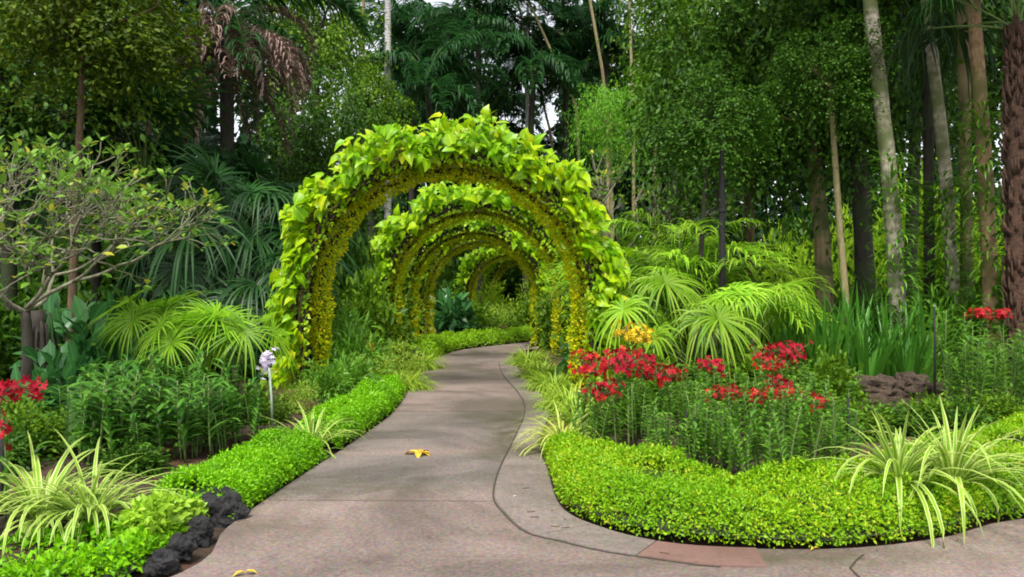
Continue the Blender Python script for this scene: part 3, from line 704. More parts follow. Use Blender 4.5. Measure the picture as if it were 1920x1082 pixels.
# yellow orchids and the lilac flower
yelv = cane_parts(rg(110), .62, .16, 'cane', 'yellow', fh=.17, nst=3)
for (u, v, D, lab) in ((1185, 622, 9.6, 'yellow orchid left of its pair beside the right arch post'), (1222, 632, 9.8, 'yellow orchid right of its pair under the bright fan palms'), (694, 650, 12.6, 'yellow orchid in the left bed inside the first arch')):
    x, y = at(u, D); orchid(yelv, x, y, (zv(v, D) - gz(x, y)) / .71, lab, 'yellow orchids', u)
x, y = gp(511, 800, .1)
t_ = thing('lilac_flower', 'pale lilac flower head on a straight pale stem beside the left hedge', 'flower', (x, y, gz(x, y)))
hh = zv(690, y) - gz(x, y)
tube(MB(), [(0, 0, 0), (-.01, 0, hh * .5), (-.035, 0, hh)], .012, 8).build('stem', M['stempale'], t_)
C = np.array([-.05, 0, hh + .06]) + r2_.normal(0, 1, (60, 3)) * [.035, .035, .06]
fm = MB(); blossoms(fm, C, C - np.array([-.05, .02, hh + .06]) + r2_.normal(0, .02, (60, 3)) + [0, -.02, 0], .032, r2_); fm.build('flower_head', M['lilac'], t_)

# stakes
for (u, v, z0, D, lab) in ((1590, 745, .1, 6.6, 'thin black stake among orchid canes left of the twin spider plants'), (1287, 770, .1, 7.0, 'thin black stake among orchid canes beside the purplish rock'), (62, 905, .08, 5.2, 'thin dark stake standing in the left spider plants'), (1752, 575, .1, 9.5, 'tall dark stake beside the tall orchid canes'), (4, 800, .05, 5.0, 'dark stake holding the crimson orchid at the left edge')):
    x, y = at(u, D); g_ = gz(x, y)
    mb = tube(MB(), [(0, 0, -.1), (.004, 0, (zv(v, D) - g_) * .6), (0, 0, zv(v, D) - g_)], [.014, .013, .011], 8)
    o = mb.build('plant_stake', M['metal']); o.location = (x, y, g_); tag(o, lab, 'stake', 'plant stakes')

x, y = at(1354, 11.9); g_ = gz(x, y); hp = zv(262, 11.9) - g_
t_ = thing('garden_post', 'tall slender black post rising out of the fan palms into the dark crown', 'post', (x, y, g_))
rq = rg(77); tube(MB(), np.c_[np.zeros((12, 2)), np.linspace(-.1, hp, 12)], .046, 12, rough=.07, rng=rq).build('pole', M['metal'], t_)
cb = MB()
for zc in (hp * .35, hp * .7): tube(cb, [(0, 0, zc), (0, 0, zc + .012), (0, 0, zc + .05), (0, 0, zc + .062)], [.05, .058, .058, .05], 12)
cb.build('collar', M['metal'], t_)
tube(MB(), [(0, 0, hp - .02), (0, 0, hp + .02), (0, 0, hp + .06), (0, 0, hp + .09)], [.052, .058, .04, .012], 12).build('cap', M['metal'], t_)

# ------------------------------------------------------------------ arches
def arch(label, cx, cy, yaw, R0, sp, nl, ls, ng, seed, far=False, depth=.55):
    rng = rg(seed)
    root = thing('vine_arch', label, 'arch', (cx, cy, 0), yaw, 'vine arches over the path')
    leg = sp - .0; arcL = np.pi * R0; tot = 2 * leg + arcL
    def pt(s, r):
        """s along the hoop (array), r radial offset"""
        r = np.broadcast_to(r, s.shape)
        th = np.clip((s - leg) / R0, 0, np.pi)
        x = -np.cos(th) * (R0 + r); z = sp + np.sin(th) * (R0 + r)
        z = np.where(s < leg, s, np.where(s > leg + arcL, tot - s, z))
        nx = -np.cos(th); nz = np.sin(th)
        return x, z, nx, nz
    s = np.linspace(0, tot, 60)
    hb, vn, gd = MB(), MB(), MB()
    for r, yy, rad in ((.10, -.1, .035), (.22, .15, .04), (.02, depth, .05), (.14, depth - .2, .04)):
        x, z, _, _ = pt(s, r); tube(hb, np.c_[x, np.full(60, yy), z - .05], rad, 7, rough=.15, rng=rng)
    # dark woody mat between the hoops
    x0, z0, _, _ = pt(s, .09); x1, z1, _, _ = pt(s, .19)
    ring = []
    for k in range(60):
        j = rng.normal(0, .03, 4)
        ring += [(x0[k] + j[0], -.12, z0[k]), (x1[k] + j[1], -.06, z1[k]), (x1[k] + j[2], .25, z1[k]), (x0[k] + j[3], depth - .05, z0[k])]
    k = np.arange(59) * 4
    if cy < 23: hb.add(np.array(ring), [np.stack([k + a, k + b, k + b + 4, k + a + 4], 1) for a, b in ((0, 1), (1, 2), (2, 3), (3, 0))])
    # loose woody stems
    for q in range(30 if not far else 0):
        a = rng.uniform(0, tot * .7); b = min(tot, a + rng.uniform(.7, 2.2)); ss = np.linspace(a, b, 12)
        x, z, nx, nz = pt(ss, rng.uniform(.05, .3) + .05 * np.sin(np.linspace(0, rng.uniform(3, 8), 12)))
        tw = MB(); tube(tw, np.c_[x, -.13 - .05 * np.sin(np.linspace(0, 5, 12)) + np.full(12, rng.uniform(-.06, .05)), z], .008, 5); tw.build('woody_stem', M['twig'], root)
    # big hanging leaves on the outside
    s = rng.uniform(0, 1, nl); s = s * tot
    up = np.clip((np.sin(np.clip((s - leg) / R0, 0, np.pi))), 0, 1)
    clus = .07 * np.sin(s * 5.3 + 1) + .05 * np.sin(s * 11.7)
    r = .12 + .46 * rng.beta(1.1, 1.6, nl) * (.8 + .35 * up) + clus
    x, z, nx, nz = pt(s, r)
    yy = rng.uniform(-.38, .32, nl)
    z = z + np.where(z < .2, rng.uniform(0, .3, nl), 0)
    d = np.c_[nx * .7, np.full(nl, -.25), nz * .5 - .85 + .95 * (rng.uniform(0, 1, nl) < .16 + .14 * up)] + rng.normal(0, .38, (nl, 3))
    nn = np.c_[nx * .6, np.full(nl, -.75), nz * .5 + .55] + rng.normal(0, .38, (nl, 3))
    keep = rng.uniform(0, 1, nl) < np.where(z < .9, .62, 1.0)
    sz_ = ls * rng.uniform(.35, 1.2, nl) * (1 + .25 * (rng.uniform(0, 1, nl) < .12))
    alt = rng.uniform(0, 1, nl)
    for T_, lo, hi in ((HEART, 0, .4), (HEART_CURL, .4, .75), (HEART_FOLD, .75, 1.01)):
        kk = keep & (alt >= lo) & (alt < hi); leaves(vn, np.c_[x, yy, z][kk], d[kk], nn[kk], sz_[kk], T_)
    # young shoots creeping over the dark hoop itself
    m2 = nl // 3; s2 = rng.uniform(0, tot, m2); x2, z2, nx2, nz2 = pt(s2, rng.uniform(-.02, .22, m2))
    leaves(vn, np.c_[x2, np.full(m2, -.14) + rng.uniform(-.04, .03, m2), z2], np.c_[nx2 * .3, np.full(m2, -.5), nz2 * .2 - .7] + rng.normal(0, .5, (m2, 3)), np.c_[nx2 * .2, np.full(m2, -1.), nz2 * .2 + .5] + rng.normal(0, .4, (m2, 3)), ls * rng.uniform(.2, .5, m2), HEART)
    # golden creeper around the rear hoop
    s = rng.uniform(0, tot, ng); a = rng.uniform(0, 2 * np.pi, ng); q = .145 * np.sqrt(rng.uniform(.2, 1, ng)) * (1 + .3 * np.sin(s * 9) * np.sin(s * 3.7))
    x, z, nx, nz = pt(s, -.06 + q * np.cos(a)); yy = depth - .16 + q * 1.3 * np.sin(a)
    o3 = np.c_[nx * np.cos(a), np.sin(a), nz * np.cos(a)]
    leaves(gd, np.c_[x, yy, np.maximum(z, .02)], o3 + rng.normal(0, .7, (ng, 3)), o3 + rng.normal(0, .5, (ng, 3)) + [0, 0, .4], .062 * rng.uniform(.5, 1.2, ng), SMALL)
    hb.build('hoop', M['hoop'], root)
    vn.build('vine', M['pothos_far' if far else 'pothos'], root); gd.build('gold_creeper', M['gold'], root)
    return root
x, y = at(841, 11.6); arch('nearest and largest vine arch over the path with big lime heart leaves', x, y, 0, 2.0, 1.36, 3600, .168, 12000, 200)
x, y = at(893, 17.0); arch('second vine arch from the front, seen inside the nearest one', x, y, 0, 1.84, 1.40, 1700, .19, 10000, 201, True)
x, y = at(888, 21.3); arch('third vine arch from the front, its gold rim just inside the second', x, y, -.05, 1.74, 1.36, 1500, .18, 8000, 202, True)
x, y = at(900, 24.6); arch('fourth vine arch from the front, its hoop just inside the third', x, y, -.1, 1.72, 1.34, 1500, .18, 8000, 203, True)
x, y = at(948, 31.0); arch('fifth vine arch, small and leafy far down the path', x, y, -.3, 1.62, 1.3, 1400, .2, 6000, 204, True)
x, y = at(972, 36.0); arch('farthest vine arch, half hidden at the end of the walk', x, y, -.45, 1.6, 1.3, 1300, .2, 5000, 205, True)

# ------------------------------------------------------------------ palms
def fan_frond(rng, Lp, Rb, nseg, elev, droop, w, span=300, tilt=-35, mat='fan_lime', stempt=.006):
    """petiole along +x at the given elevation; the blade hangs at its end"""
    mb = MB()
    n = 8
    e = np.radians(elev - np.linspace(0, 18, n - 1))
    pts = np.vstack([[0, 0, 0], np.cumsum(np.c_[np.cos(e), np.zeros(n - 1), np.sin(e)] * Lp / (n - 1), 0)])
    tube(mb, pts, np.linspace(stempt * 1.5, stempt, n), 5, mat=1)
    hub = pts[-1]
    ea = np.radians(elev - 18 + tilt)
    ax = np.array([math.cos(ea), 0, math.sin(ea)]); sd = np.array([0, 1.0, 0]); nz = np.cross(ax, sd); nz = nz if nz[2] > 0 else -nz
    a = np.radians(np.linspace(-span / 2, span / 2, nseg)) + rng.normal(0, .055, nseg)
    d = np.cos(a)[:, None] * ax + np.sin(a)[:, None] * sd
    m_ = 8
    rr = np.linspace(.0, 1, m_)
    ln = Rb * rng.uniform(.66, 1.1, nseg) * (.78 + .22 * np.cos(a * .6))
    dr = droop * rng.uniform(.5, 1.7, nseg)
    P = hub + d[:, None] * (ln[:, None, None] * rr[None, :, None])
    P = P + nz * (.10 * Rb * np.sin(rr * np.pi * .6))[None, :, None]
    drop = (ln * dr)[:, None] * rr[None] ** 2.8
    P[..., 2] -= drop
    P[..., :] -= d[:, None] * (drop * .30)[..., None]
    prof = np.array([.35, .8, 1, 1, .9, .7, .4, .05])
    strips(mb, P, w * prof[None] * np.ones((nseg, 1)), nrm=nz[None, None], fold=.35)
    return mb.mesh('frond', [M[mat], M['stemg']])
def fan_palm(name, label, cat, x, y, hstem, fronds, meshes, bark, sc, rz, group, rng, rstem=.05, pick=None, lean=(0, 0)):
    t_ = thing(name, label, cat, (x, y, gz(x, y)), rz, group)
    top = np.array([lean[0], lean[1], hstem])
    sb = tube(MB(), smooth([(0, 0, -.1), (top[0] * .3, top[1] * .3, hstem * .5), tuple(top)], 5), np.linspace(rstem * 1.2, rstem, 11), 9, rough=.06, rng=rng)
    if bark == 'bark_red':                    # old leaf bases wrapped in fibre
        for q in range(520):
            a = rng.uniform(0, 6.28); zz = hstem * rng.uniform(0, .99); r1 = rstem * 1.02; r2 = rstem * rng.uniform(1.05, 1.6)
            ca, sa = math.cos(a), math.sin(a)
            tube(sb, [(ca * r1, sa * r1, zz), (ca * r2, sa * r2, zz + .09), (ca * r2 * 1.05, sa * r2 * 1.05, zz + rng.uniform(.11, .3))], [rng.uniform(.015, .035), .018, .004], 4)
    sb.build('stem', M[bark], t_)
    for k in range(fronds):
        i = (k * 3 + 1) % len(meshes) if pick is None else pick[k % len(pick)]
        f = link('frond', meshes[i], t_)
        f.location = tuple(top + np.array([0, 0, -.15 * sc * rng.uniform(0, 1)]))
        f.rotation_euler = (rng.normal(0, .08), rng.normal(0, .08), k * 2.39996 + rng.normal(0, .15)); s_ = sc * rng.uniform(.85, 1.15); f.scale = (s_,) * 3
    return t_
limef = [fan_frond(rg(300 + k), .72, .64, 34, e_, dr, .0115, mat='fan_lime', span=335, tilt=ti) for k, (e_, dr, ti) in enumerate(((82, .35, -88), (66, .55, -92), (50, .65, -84), (32, .7, -72), (74, .4, -35)))]
leftf = [fan_frond(rg(310 + k), .58, .50, 30, e_, dr, .010, mat='fan_left', span=335, tilt=ti) for k, (e_, dr, ti) in enumerate(((84, .12, -95), (68, .25, -100), (52, .35, -90), (78, .1, -40)))]
rng = rg(17)
LP = 'bright fan palms behind the right bed'
for (u, D, hs_, n, sc, lab) in ((1310, 10.6, .45, 8, 1.2, 'bright fan palm in front with drooping pale leaves over the red orchids'), (1412, 10.9, .75, 7, 1.1, 'bright fan palm right of the front one, below the twin tan stems'),
                             (1225, 11.6, .75, 7, 1.15, 'bright fan palm just right of the nearest arch'),
                             (1450, 12.6, .7, 6, 1.1, 'small fan palm at the right end of the bright group, against the dark trunk')):
    x, y = at(u, D); fan_palm('fan_palm', lab, 'fan palm', x, y, hs_, n, limef, 'bark_thin', sc, rng.uniform(0, 6), LP, rng, .03)
for (u, D, hs_, n, sc, lab) in ((285, 9.4, .72, 12, 1.1, 'bright fan palm with upright star shaped leaves in the left bed'), (372, 9.0, .52, 11, 1.05, 'bright fan palm in the middle of the left group above the orchid canes'), (440, 9.2, .48, 10, 1.0, 'bright fan palm nearest the lilac flower head')):
    x, y = at(u, D); fan_palm('fan_palm', lab, 'fan palm', x, y, hs_, n, leftf, 'bark_thin', sc, rng.uniform(0, 6), 'bright fan palms in the left bed', rng, .025)
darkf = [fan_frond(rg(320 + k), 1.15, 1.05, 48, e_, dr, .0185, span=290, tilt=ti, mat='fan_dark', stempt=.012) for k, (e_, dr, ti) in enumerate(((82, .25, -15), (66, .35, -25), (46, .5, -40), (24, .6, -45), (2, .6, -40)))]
DP = 'dark fan palms behind the left bed'
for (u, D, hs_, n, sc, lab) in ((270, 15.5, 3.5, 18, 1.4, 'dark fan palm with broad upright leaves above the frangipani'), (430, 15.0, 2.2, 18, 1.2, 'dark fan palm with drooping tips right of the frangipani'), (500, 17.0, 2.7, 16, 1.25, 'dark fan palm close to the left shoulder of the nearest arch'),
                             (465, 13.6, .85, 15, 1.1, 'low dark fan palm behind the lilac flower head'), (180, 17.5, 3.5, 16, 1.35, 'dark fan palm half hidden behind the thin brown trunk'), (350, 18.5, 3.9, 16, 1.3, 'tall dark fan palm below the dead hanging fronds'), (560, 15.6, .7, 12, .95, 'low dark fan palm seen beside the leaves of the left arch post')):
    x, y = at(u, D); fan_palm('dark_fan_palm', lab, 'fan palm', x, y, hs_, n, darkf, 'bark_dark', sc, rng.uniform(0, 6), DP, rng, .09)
def feather(rng, Lr, nlf, leaf, w, elev, bend, mat, hang=.9, rr=.02):
    mb = MB()
    n = 14
    P = arcs(np.zeros((1, 3)), np.zeros(1), np.array([Lr]), np.radians([elev]), np.radians([bend]), n, 1.3)[0]
    tube(mb, P, np.linspace(rr, .004, n), 5, mat=1)
    t_ = np.linspace(.14, 1, nlf)
    B = np.stack([np.interp(t_, np.linspace(0, 1, n), P[:, k]) for k in range(3)], 1)
    B = np.repeat(B, 2, 0); tt = np.repeat(t_, 2); sg = np.tile([1, -1], nlf)
    az = sg * np.radians(rng.uniform(50, 75, 2 * nlf) - 30 * tt)
    ln = leaf * np.clip(np.sin(np.pi * (.12 + .8 * tt)) ** .6, .25, 1) * rng.uniform(.85, 1.1, 2 * nlf)
    Q = arcs(B, az, ln, np.radians(rng.uniform(5, 30, 2 * nlf)), np.radians(hang * rng.uniform(50, 120, 2 * nlf)), 5)
    strips(mb, Q, w * np.array([.5, 1, .9, .55, .05])[None] * np.ones((2 * nlf, 1)), fold=.25)
    return mb.mesh('frond', [M[mat], M['stemg' if mat != 'dead' else 'twig']])
featf = [feather(rg(330 + k), 2.6, 44, .8, .028, e_, b_, 'feather', 1.1) for k, (e_, b_) in enumerate(((75, 100), (48, 110), (22, 100), (-8, 75)))]
deadf = [feather(rg(340 + k), 2.3, 44, .6, .020, e_, b_, 'dead', 1.3) for k, (e_, b_) in enumerate(((15, 110), (-30, 55), (38, 135)))]
arecaf = [feather(rg(350 + k), 1.5, 32, .46, .0125, e_, b_, 'fan_lime', .9, .012) for k, (e_, b_) in enumerate(((80, 95), (62, 100), (45, 95), (30, 80)))]
for (u, D, hs_, n, sc, lab) in ((1190, 13.2, .95, 17, 1.35, 'feathery yellow green palm at the shoulder of the nearest arch'), (1275, 13.6, 1.5, 18, 1.45, 'tallest feathery yellow green palm left of the slender black post'), (1340, 12.6, .75, 15, 1.2, 'feathery yellow green palm at the slender black post')):
    x, y = at(u, D); fan_palm('areca_palm', lab, 'palm', x, y, hs_, n, arecaf, 'bark_thin', sc, rng.uniform(0, 6), 'feathery palms behind the bright fan palms', rng, .05)
BP = 'feather palms at the back of the garden'
for (u, D, ztop, n, sc, lab) in ((818, 31, 9.4, 22, 1.1, 'far feather palm with a visible trunk above the top of the nearest arch'), (900, 35, 13.2, 24, 1.25, 'tall far palm whose fronds hang at the top centre'), (985, 34, 10.8, 24, 1.2, 'far palm with hanging fronds right of the top centre'), (1060, 37, 13.2, 24, 1.3, 'tall far palm left of the leaning thin stems'),
                             (770, 38, 12.8, 24, 1.3, 'tall far palm right of the white trunk'), (1000, 40, 8.2, 22, 1.2, 'lower far palm behind the crown of the nearest arch'), (930, 42, 10.5, 22, 1.25, 'far palm deep in the background between the tall ones'), (1135, 36, 11.6, 22, 1.2, 'far palm above the feathery light green tree'), (850, 45, 15.5, 22, 1.4, 'farthest tall palm behind the palm with the visible trunk')):
    x, y = at(u, D); t_ = fan_palm('feather_palm', lab, 'palm', x, y, ztop, n, featf, 'bark_dark', sc * 1.15, rng.uniform(0, 6), BP, rng, .13, lean=(rng.uniform(-.5, .5), 0))
# palm with dead skirt at upper left
x, y = at(425, 17.5)
t_ = fan_palm('skirted_palm', 'palm with a skirt of dead brown hanging fronds at the upper left', 'palm', x, y, 7.6, 16, featf, 'bark_dark', 1.15, 0, None, rng, .14)
for k in range(30):
    f = link('dead_frond', deadf[k % 3], t_); f.location = (0, 0, 7.2 + rng.uniform(-.8, .2)); f.rotation_euler = (rng.normal(0, .1), rng.normal(0, .1), k * 2.4); s_ = rng.uniform(.9, 1.2); f.scale = (s_,) * 3
    if k == 0: f['label'] = 'dead brown hanging frond'

# ------------------------------------------------------------------ trees
def crown_mesh(seed, nclump, per, size, mat, T=OVATE, flat=.45, droop=.35, spread=.24, shell=.45):
    """unit crown: leaf clumps through a ball, each clump a flattened spray"""
    rng = rg(seed)
    c = unit(rng.normal(0, 1, (nclump, 3))) * (shell + (1 - shell) * rng.uniform(0, 1, (nclump, 1)) ** .6)
    c *= .82 + .25 * np.sin(c[:, :1] * 5 + seed) * np.sin(c[:, 1:2] * 4.3 + 2) + .12 * rng.normal(0, 1, (nclump, 1))
    k = np.repeat(np.arange(nclump), per); n = len(k)
    sp = spread * rng.uniform(.6, 1.3, nclump)[k][:, None]
    off = rng.normal(0, 1, (n, 3)) * sp * [1, 1, flat]
    off[:, 2] -= .8 * (off[:, 0] ** 2 + off[:, 1] ** 2) / sp[:, 0]
    P = c[k] + off * .8
    out = off + c[k] * .15
    d = unit(out) * [1, 1, .4] + rng.normal(0, .45, (n, 3)) - [0, 0, droop]
    nn = np.array([0, 0, 1.0]) + rng.normal(0, .45, (n, 3)) + unit(c[k]) * .5
    return leaves(MB(), P, d, nn, size * rng.uniform(.6, 1.25, n), T).mesh('crown', M[mat]), c
def limbs(mb, top, ctr, rad, cl, rng, r0, k=14):
    for q in rng.choice(len(cl), min(k, len(cl)), replace=False):
        e = ctr + cl[q] * rad * .85
        mid = (top + e) / 2 + rng.normal(0, .12, 3) * rad - np.array([0, 0, .12]) * rad
        tube(mb, smooth([top, mid, e], 4), np.linspace(r0, r0 * .15, 9), 6)
LEAF = tmpl([(0, 0, 0), (0, .5, -.02), (0, 1, -.14), (.15, .25, .05), (.17, .6, .02), (-.15, .25, .05), (-.17, .6, .02)], OVATE[1])
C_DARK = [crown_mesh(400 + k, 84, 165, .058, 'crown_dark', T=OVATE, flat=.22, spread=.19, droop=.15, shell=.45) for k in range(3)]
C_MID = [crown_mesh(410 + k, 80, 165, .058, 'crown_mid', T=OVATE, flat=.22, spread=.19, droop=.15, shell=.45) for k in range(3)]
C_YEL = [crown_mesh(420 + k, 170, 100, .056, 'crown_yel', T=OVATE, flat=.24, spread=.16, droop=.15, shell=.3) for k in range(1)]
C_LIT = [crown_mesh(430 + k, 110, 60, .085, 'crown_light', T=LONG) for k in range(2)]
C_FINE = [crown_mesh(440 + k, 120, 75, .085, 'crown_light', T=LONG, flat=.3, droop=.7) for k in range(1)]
def tree(name, label, u, D, v0, ctr, rad, crown, bark, r0, group=None, rz=0, lean=None, zb=None, nl=14, cat='tree', sides=10):
    """trunk from the ground to the crown; ctr = (u, v) of crown centre, rad = (rx, ry, rz) metres"""
    x, y = at(u, D); g_ = gz(x, y)
    t_ = thing(name, label, cat, (x, y, g_), 0, group)
    rng = rg(int(u * 7 + D * 31))
    cx, cz = (ctr[0] - u) / F * D, zv(ctr[1], D) - g_
    rad = np.array(rad, float)
    top = np.array([cx * .8, 0, cz - rad[2] * .35]) if lean is None else np.array([lean[0], 0, lean[1]])
    tm = MB()
    mid = np.array([top[0] * .45 + rng.normal(0, .04), rng.normal(0, .05), top[2] * .5])
    tube(tm, smooth([(0, 0, -.2), tuple(mid), tuple(top)], 7), np.r_[r0 * 1.35, np.linspace(r0 * 1.1, r0 * .72, 14)], sides, rough=.05, rng=rng)
    if crown is not None:
        me, cl = crown
        limbs(tm, top, np.array([cx, 0, cz]), rad, cl, rng, r0 * .42, nl)
        o = link('crown', me, t_); o.location = (cx, 0, cz); o.scale = tuple(rad); o.rotation_euler = (0, 0, rz)
    tm.build('trunk', M[bark], t_)
    return t_
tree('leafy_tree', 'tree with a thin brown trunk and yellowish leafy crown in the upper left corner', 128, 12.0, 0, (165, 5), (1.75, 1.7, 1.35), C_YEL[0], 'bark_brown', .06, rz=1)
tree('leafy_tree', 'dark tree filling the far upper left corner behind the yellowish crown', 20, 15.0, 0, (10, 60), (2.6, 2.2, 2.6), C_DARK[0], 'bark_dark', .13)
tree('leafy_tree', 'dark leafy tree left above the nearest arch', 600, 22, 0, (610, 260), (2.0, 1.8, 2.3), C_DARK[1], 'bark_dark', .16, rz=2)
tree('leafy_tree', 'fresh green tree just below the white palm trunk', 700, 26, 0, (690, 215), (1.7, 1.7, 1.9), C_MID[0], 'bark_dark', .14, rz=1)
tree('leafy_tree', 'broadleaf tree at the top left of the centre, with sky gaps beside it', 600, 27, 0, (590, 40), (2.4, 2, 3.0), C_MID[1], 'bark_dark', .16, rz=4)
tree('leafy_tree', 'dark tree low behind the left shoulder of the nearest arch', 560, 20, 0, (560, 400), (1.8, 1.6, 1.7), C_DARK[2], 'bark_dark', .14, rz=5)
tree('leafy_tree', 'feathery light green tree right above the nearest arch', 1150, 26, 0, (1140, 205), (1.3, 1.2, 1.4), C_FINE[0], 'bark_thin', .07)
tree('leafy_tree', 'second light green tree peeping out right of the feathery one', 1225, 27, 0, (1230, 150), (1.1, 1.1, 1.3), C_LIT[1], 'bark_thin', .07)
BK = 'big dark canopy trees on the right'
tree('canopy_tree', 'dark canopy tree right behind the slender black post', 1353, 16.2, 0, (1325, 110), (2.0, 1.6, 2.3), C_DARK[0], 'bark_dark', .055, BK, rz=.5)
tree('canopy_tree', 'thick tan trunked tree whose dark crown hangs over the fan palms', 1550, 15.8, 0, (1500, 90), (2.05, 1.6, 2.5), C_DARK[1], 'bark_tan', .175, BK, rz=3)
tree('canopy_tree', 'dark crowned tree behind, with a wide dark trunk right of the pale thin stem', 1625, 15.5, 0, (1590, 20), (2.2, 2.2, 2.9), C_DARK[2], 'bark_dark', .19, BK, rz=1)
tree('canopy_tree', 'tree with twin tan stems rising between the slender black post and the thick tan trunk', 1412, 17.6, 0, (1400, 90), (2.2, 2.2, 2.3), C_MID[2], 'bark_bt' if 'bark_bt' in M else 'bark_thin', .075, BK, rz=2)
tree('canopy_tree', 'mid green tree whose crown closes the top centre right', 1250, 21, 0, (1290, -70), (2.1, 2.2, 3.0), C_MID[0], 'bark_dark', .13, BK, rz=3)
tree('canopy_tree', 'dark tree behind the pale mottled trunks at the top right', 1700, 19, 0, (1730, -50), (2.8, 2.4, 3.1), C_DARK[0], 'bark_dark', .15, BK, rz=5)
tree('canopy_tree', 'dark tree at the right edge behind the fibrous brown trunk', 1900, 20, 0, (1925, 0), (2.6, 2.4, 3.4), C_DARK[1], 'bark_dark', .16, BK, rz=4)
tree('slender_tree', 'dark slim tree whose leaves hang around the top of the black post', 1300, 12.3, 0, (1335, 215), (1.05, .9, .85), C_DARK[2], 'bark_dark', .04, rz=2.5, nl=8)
tree('slender_tree', 'pale slender pole stem left of the wide dark trunk', 1600, 12.6, 0, (1545, 120), (1.0, .9, .85), C_DARK[1], 'bark_thin', .055, rz=2, nl=8)
x, y = at(1392, 17.2)
# tall pale trunks at the right
PT = 'tall pale trunks at the right'
for (u0, u1, D, r0, bark, lab) in ((1690, 1632, 12.2, .125, 'bark_pale', 'thickest pale mottled trunk leaning left at the upper right'), (1795, 1738, 12.8, .105, 'bark_pale', 'pale mottled trunk leaning left, second of the tall ones'),
                               (1815, 1805, 13.2, .10, 'bark_tan', 'mossy straight trunk just left of the orange tan one'), (1862, 1826, 12.0, .115, 'bark_orange', 'orange tan trunk leaning left, close to the right edge')):
    x, y = at(u0, D); g_ = gz(x, y)
    t_ = thing('tall_palm', lab, 'palm', (x, y, g_), 0, PT)
    x1 = (u1 - u0) / F * D; h1 = zv(0, D) - g_; hh = h1 * 1.5
    pts = smooth([(0, 0, -.2), (x1 * .35, 0, h1 * .5), (x1, 0, h1), (x1 * 1.35, .1, hh)], 8)
    rq = rg(int(u0)); tube(MB(), pts, np.linspace(r0 * 1.02, r0 * .74, len(pts)) , 12, rough=.045, rng=rq).build('trunk', M[bark], t_)
    for k in range(13):
        f = link('frond', featf[(k * 3) % 4], t_); f.location = tuple(pts[-1]); f.rotation_euler = (rq.normal(0, .1), rq.normal(0, .1), k * 2.4); f.scale = (1.2,) * 3
for (u0, u1, D, r0, bark, vt, lab) in ((1742, 1738, 13.5, .075, 'bark_dark', 140, 'dark straight trunk between the two pale mottled ones'), (1908, 1895, 11.2, .12, 'bark_red', 85, 'fibrous dark brown palm trunk cut by the right edge')):
    x, y = at(u0, D); g_ = gz(x, y); hh = zv(vt, D) - g_ + (1.5 if vt > 100 else .3)
    fan_palm('dark_trunk_palm', lab, 'palm', x, y, hh, 12, darkf, bark, 1.0, 1, 'dark trunked palms on the right', rg(int(u0)), r0, pick=[0, 1, 2, 3])
# thin background stems
for (u0, v0, u1, v1, D, r0, bark, lab) in ((727, 330, 727, -60, 30, .13, 'bark_white', 'straight white palm trunk above the left half of the nearest arch'), (1140, 190, 1092, -80, 33, .07, 'bark_thin', 'thin stem leaning left above the feathery tree'),
                                   (1188, 240, 1178, -60, 30, .06, 'bark_thin', 'thin upright stem beside the feathery tree'), (1085, 210, 1000, 20, 34, .06, 'bark_thin', 'thin stem leaning strongly left at the top centre'), (1045, 300, 960, -40, 38, .06, 'bark_thin', 'farther thin stem leaning left at the top centre'), (683, 200, 680, -40, 33, .07, 'bark_tan', 'thin straight stem left of the white palm trunk'), (988, 280, 990, -30, 36, .08, 'bark_white', 'grey white stem behind the top of the nearest arch')):
    x, y = at(u0, D); g_ = gz(x, y)
    t_ = thing('slender_palm', lab, 'palm', (x, y, g_), 0, 'slender palms at the back')
    slope = (u1 - u0) / (v0 - v1); zt = zv(v1, D) - g_; zz = np.linspace(-.2, zt * 1.12, 9)
    zref = zv(v0, D) - g_
    xs = np.where(zz > zref, slope * (zz - zref), 0)
    tube(MB(), np.c_[xs, np.zeros(9), zz], np.linspace(r0 * 1.2, r0 * .8, 9), 9).build('trunk', M[bark], t_)
    rq = rg(int(u0))
    for k in range(10):
        f = link('frond', featf[(k * 3) % 4], t_); f.location = (xs[-1], 0, zz[-1]); f.rotation_euler = (rq.normal(0, .1), rq.normal(0, .1), k * 2.4); f.scale = (.85,) * 3
tree('slender_tree', 'brownish leaning stem crossing the twin tan stem tree', 1408, 17.3, 0, (1372, 150), (1.4, 1.2, 1.3), C_DARK[2], 'bark_brown', .06, rz=2, nl=8)
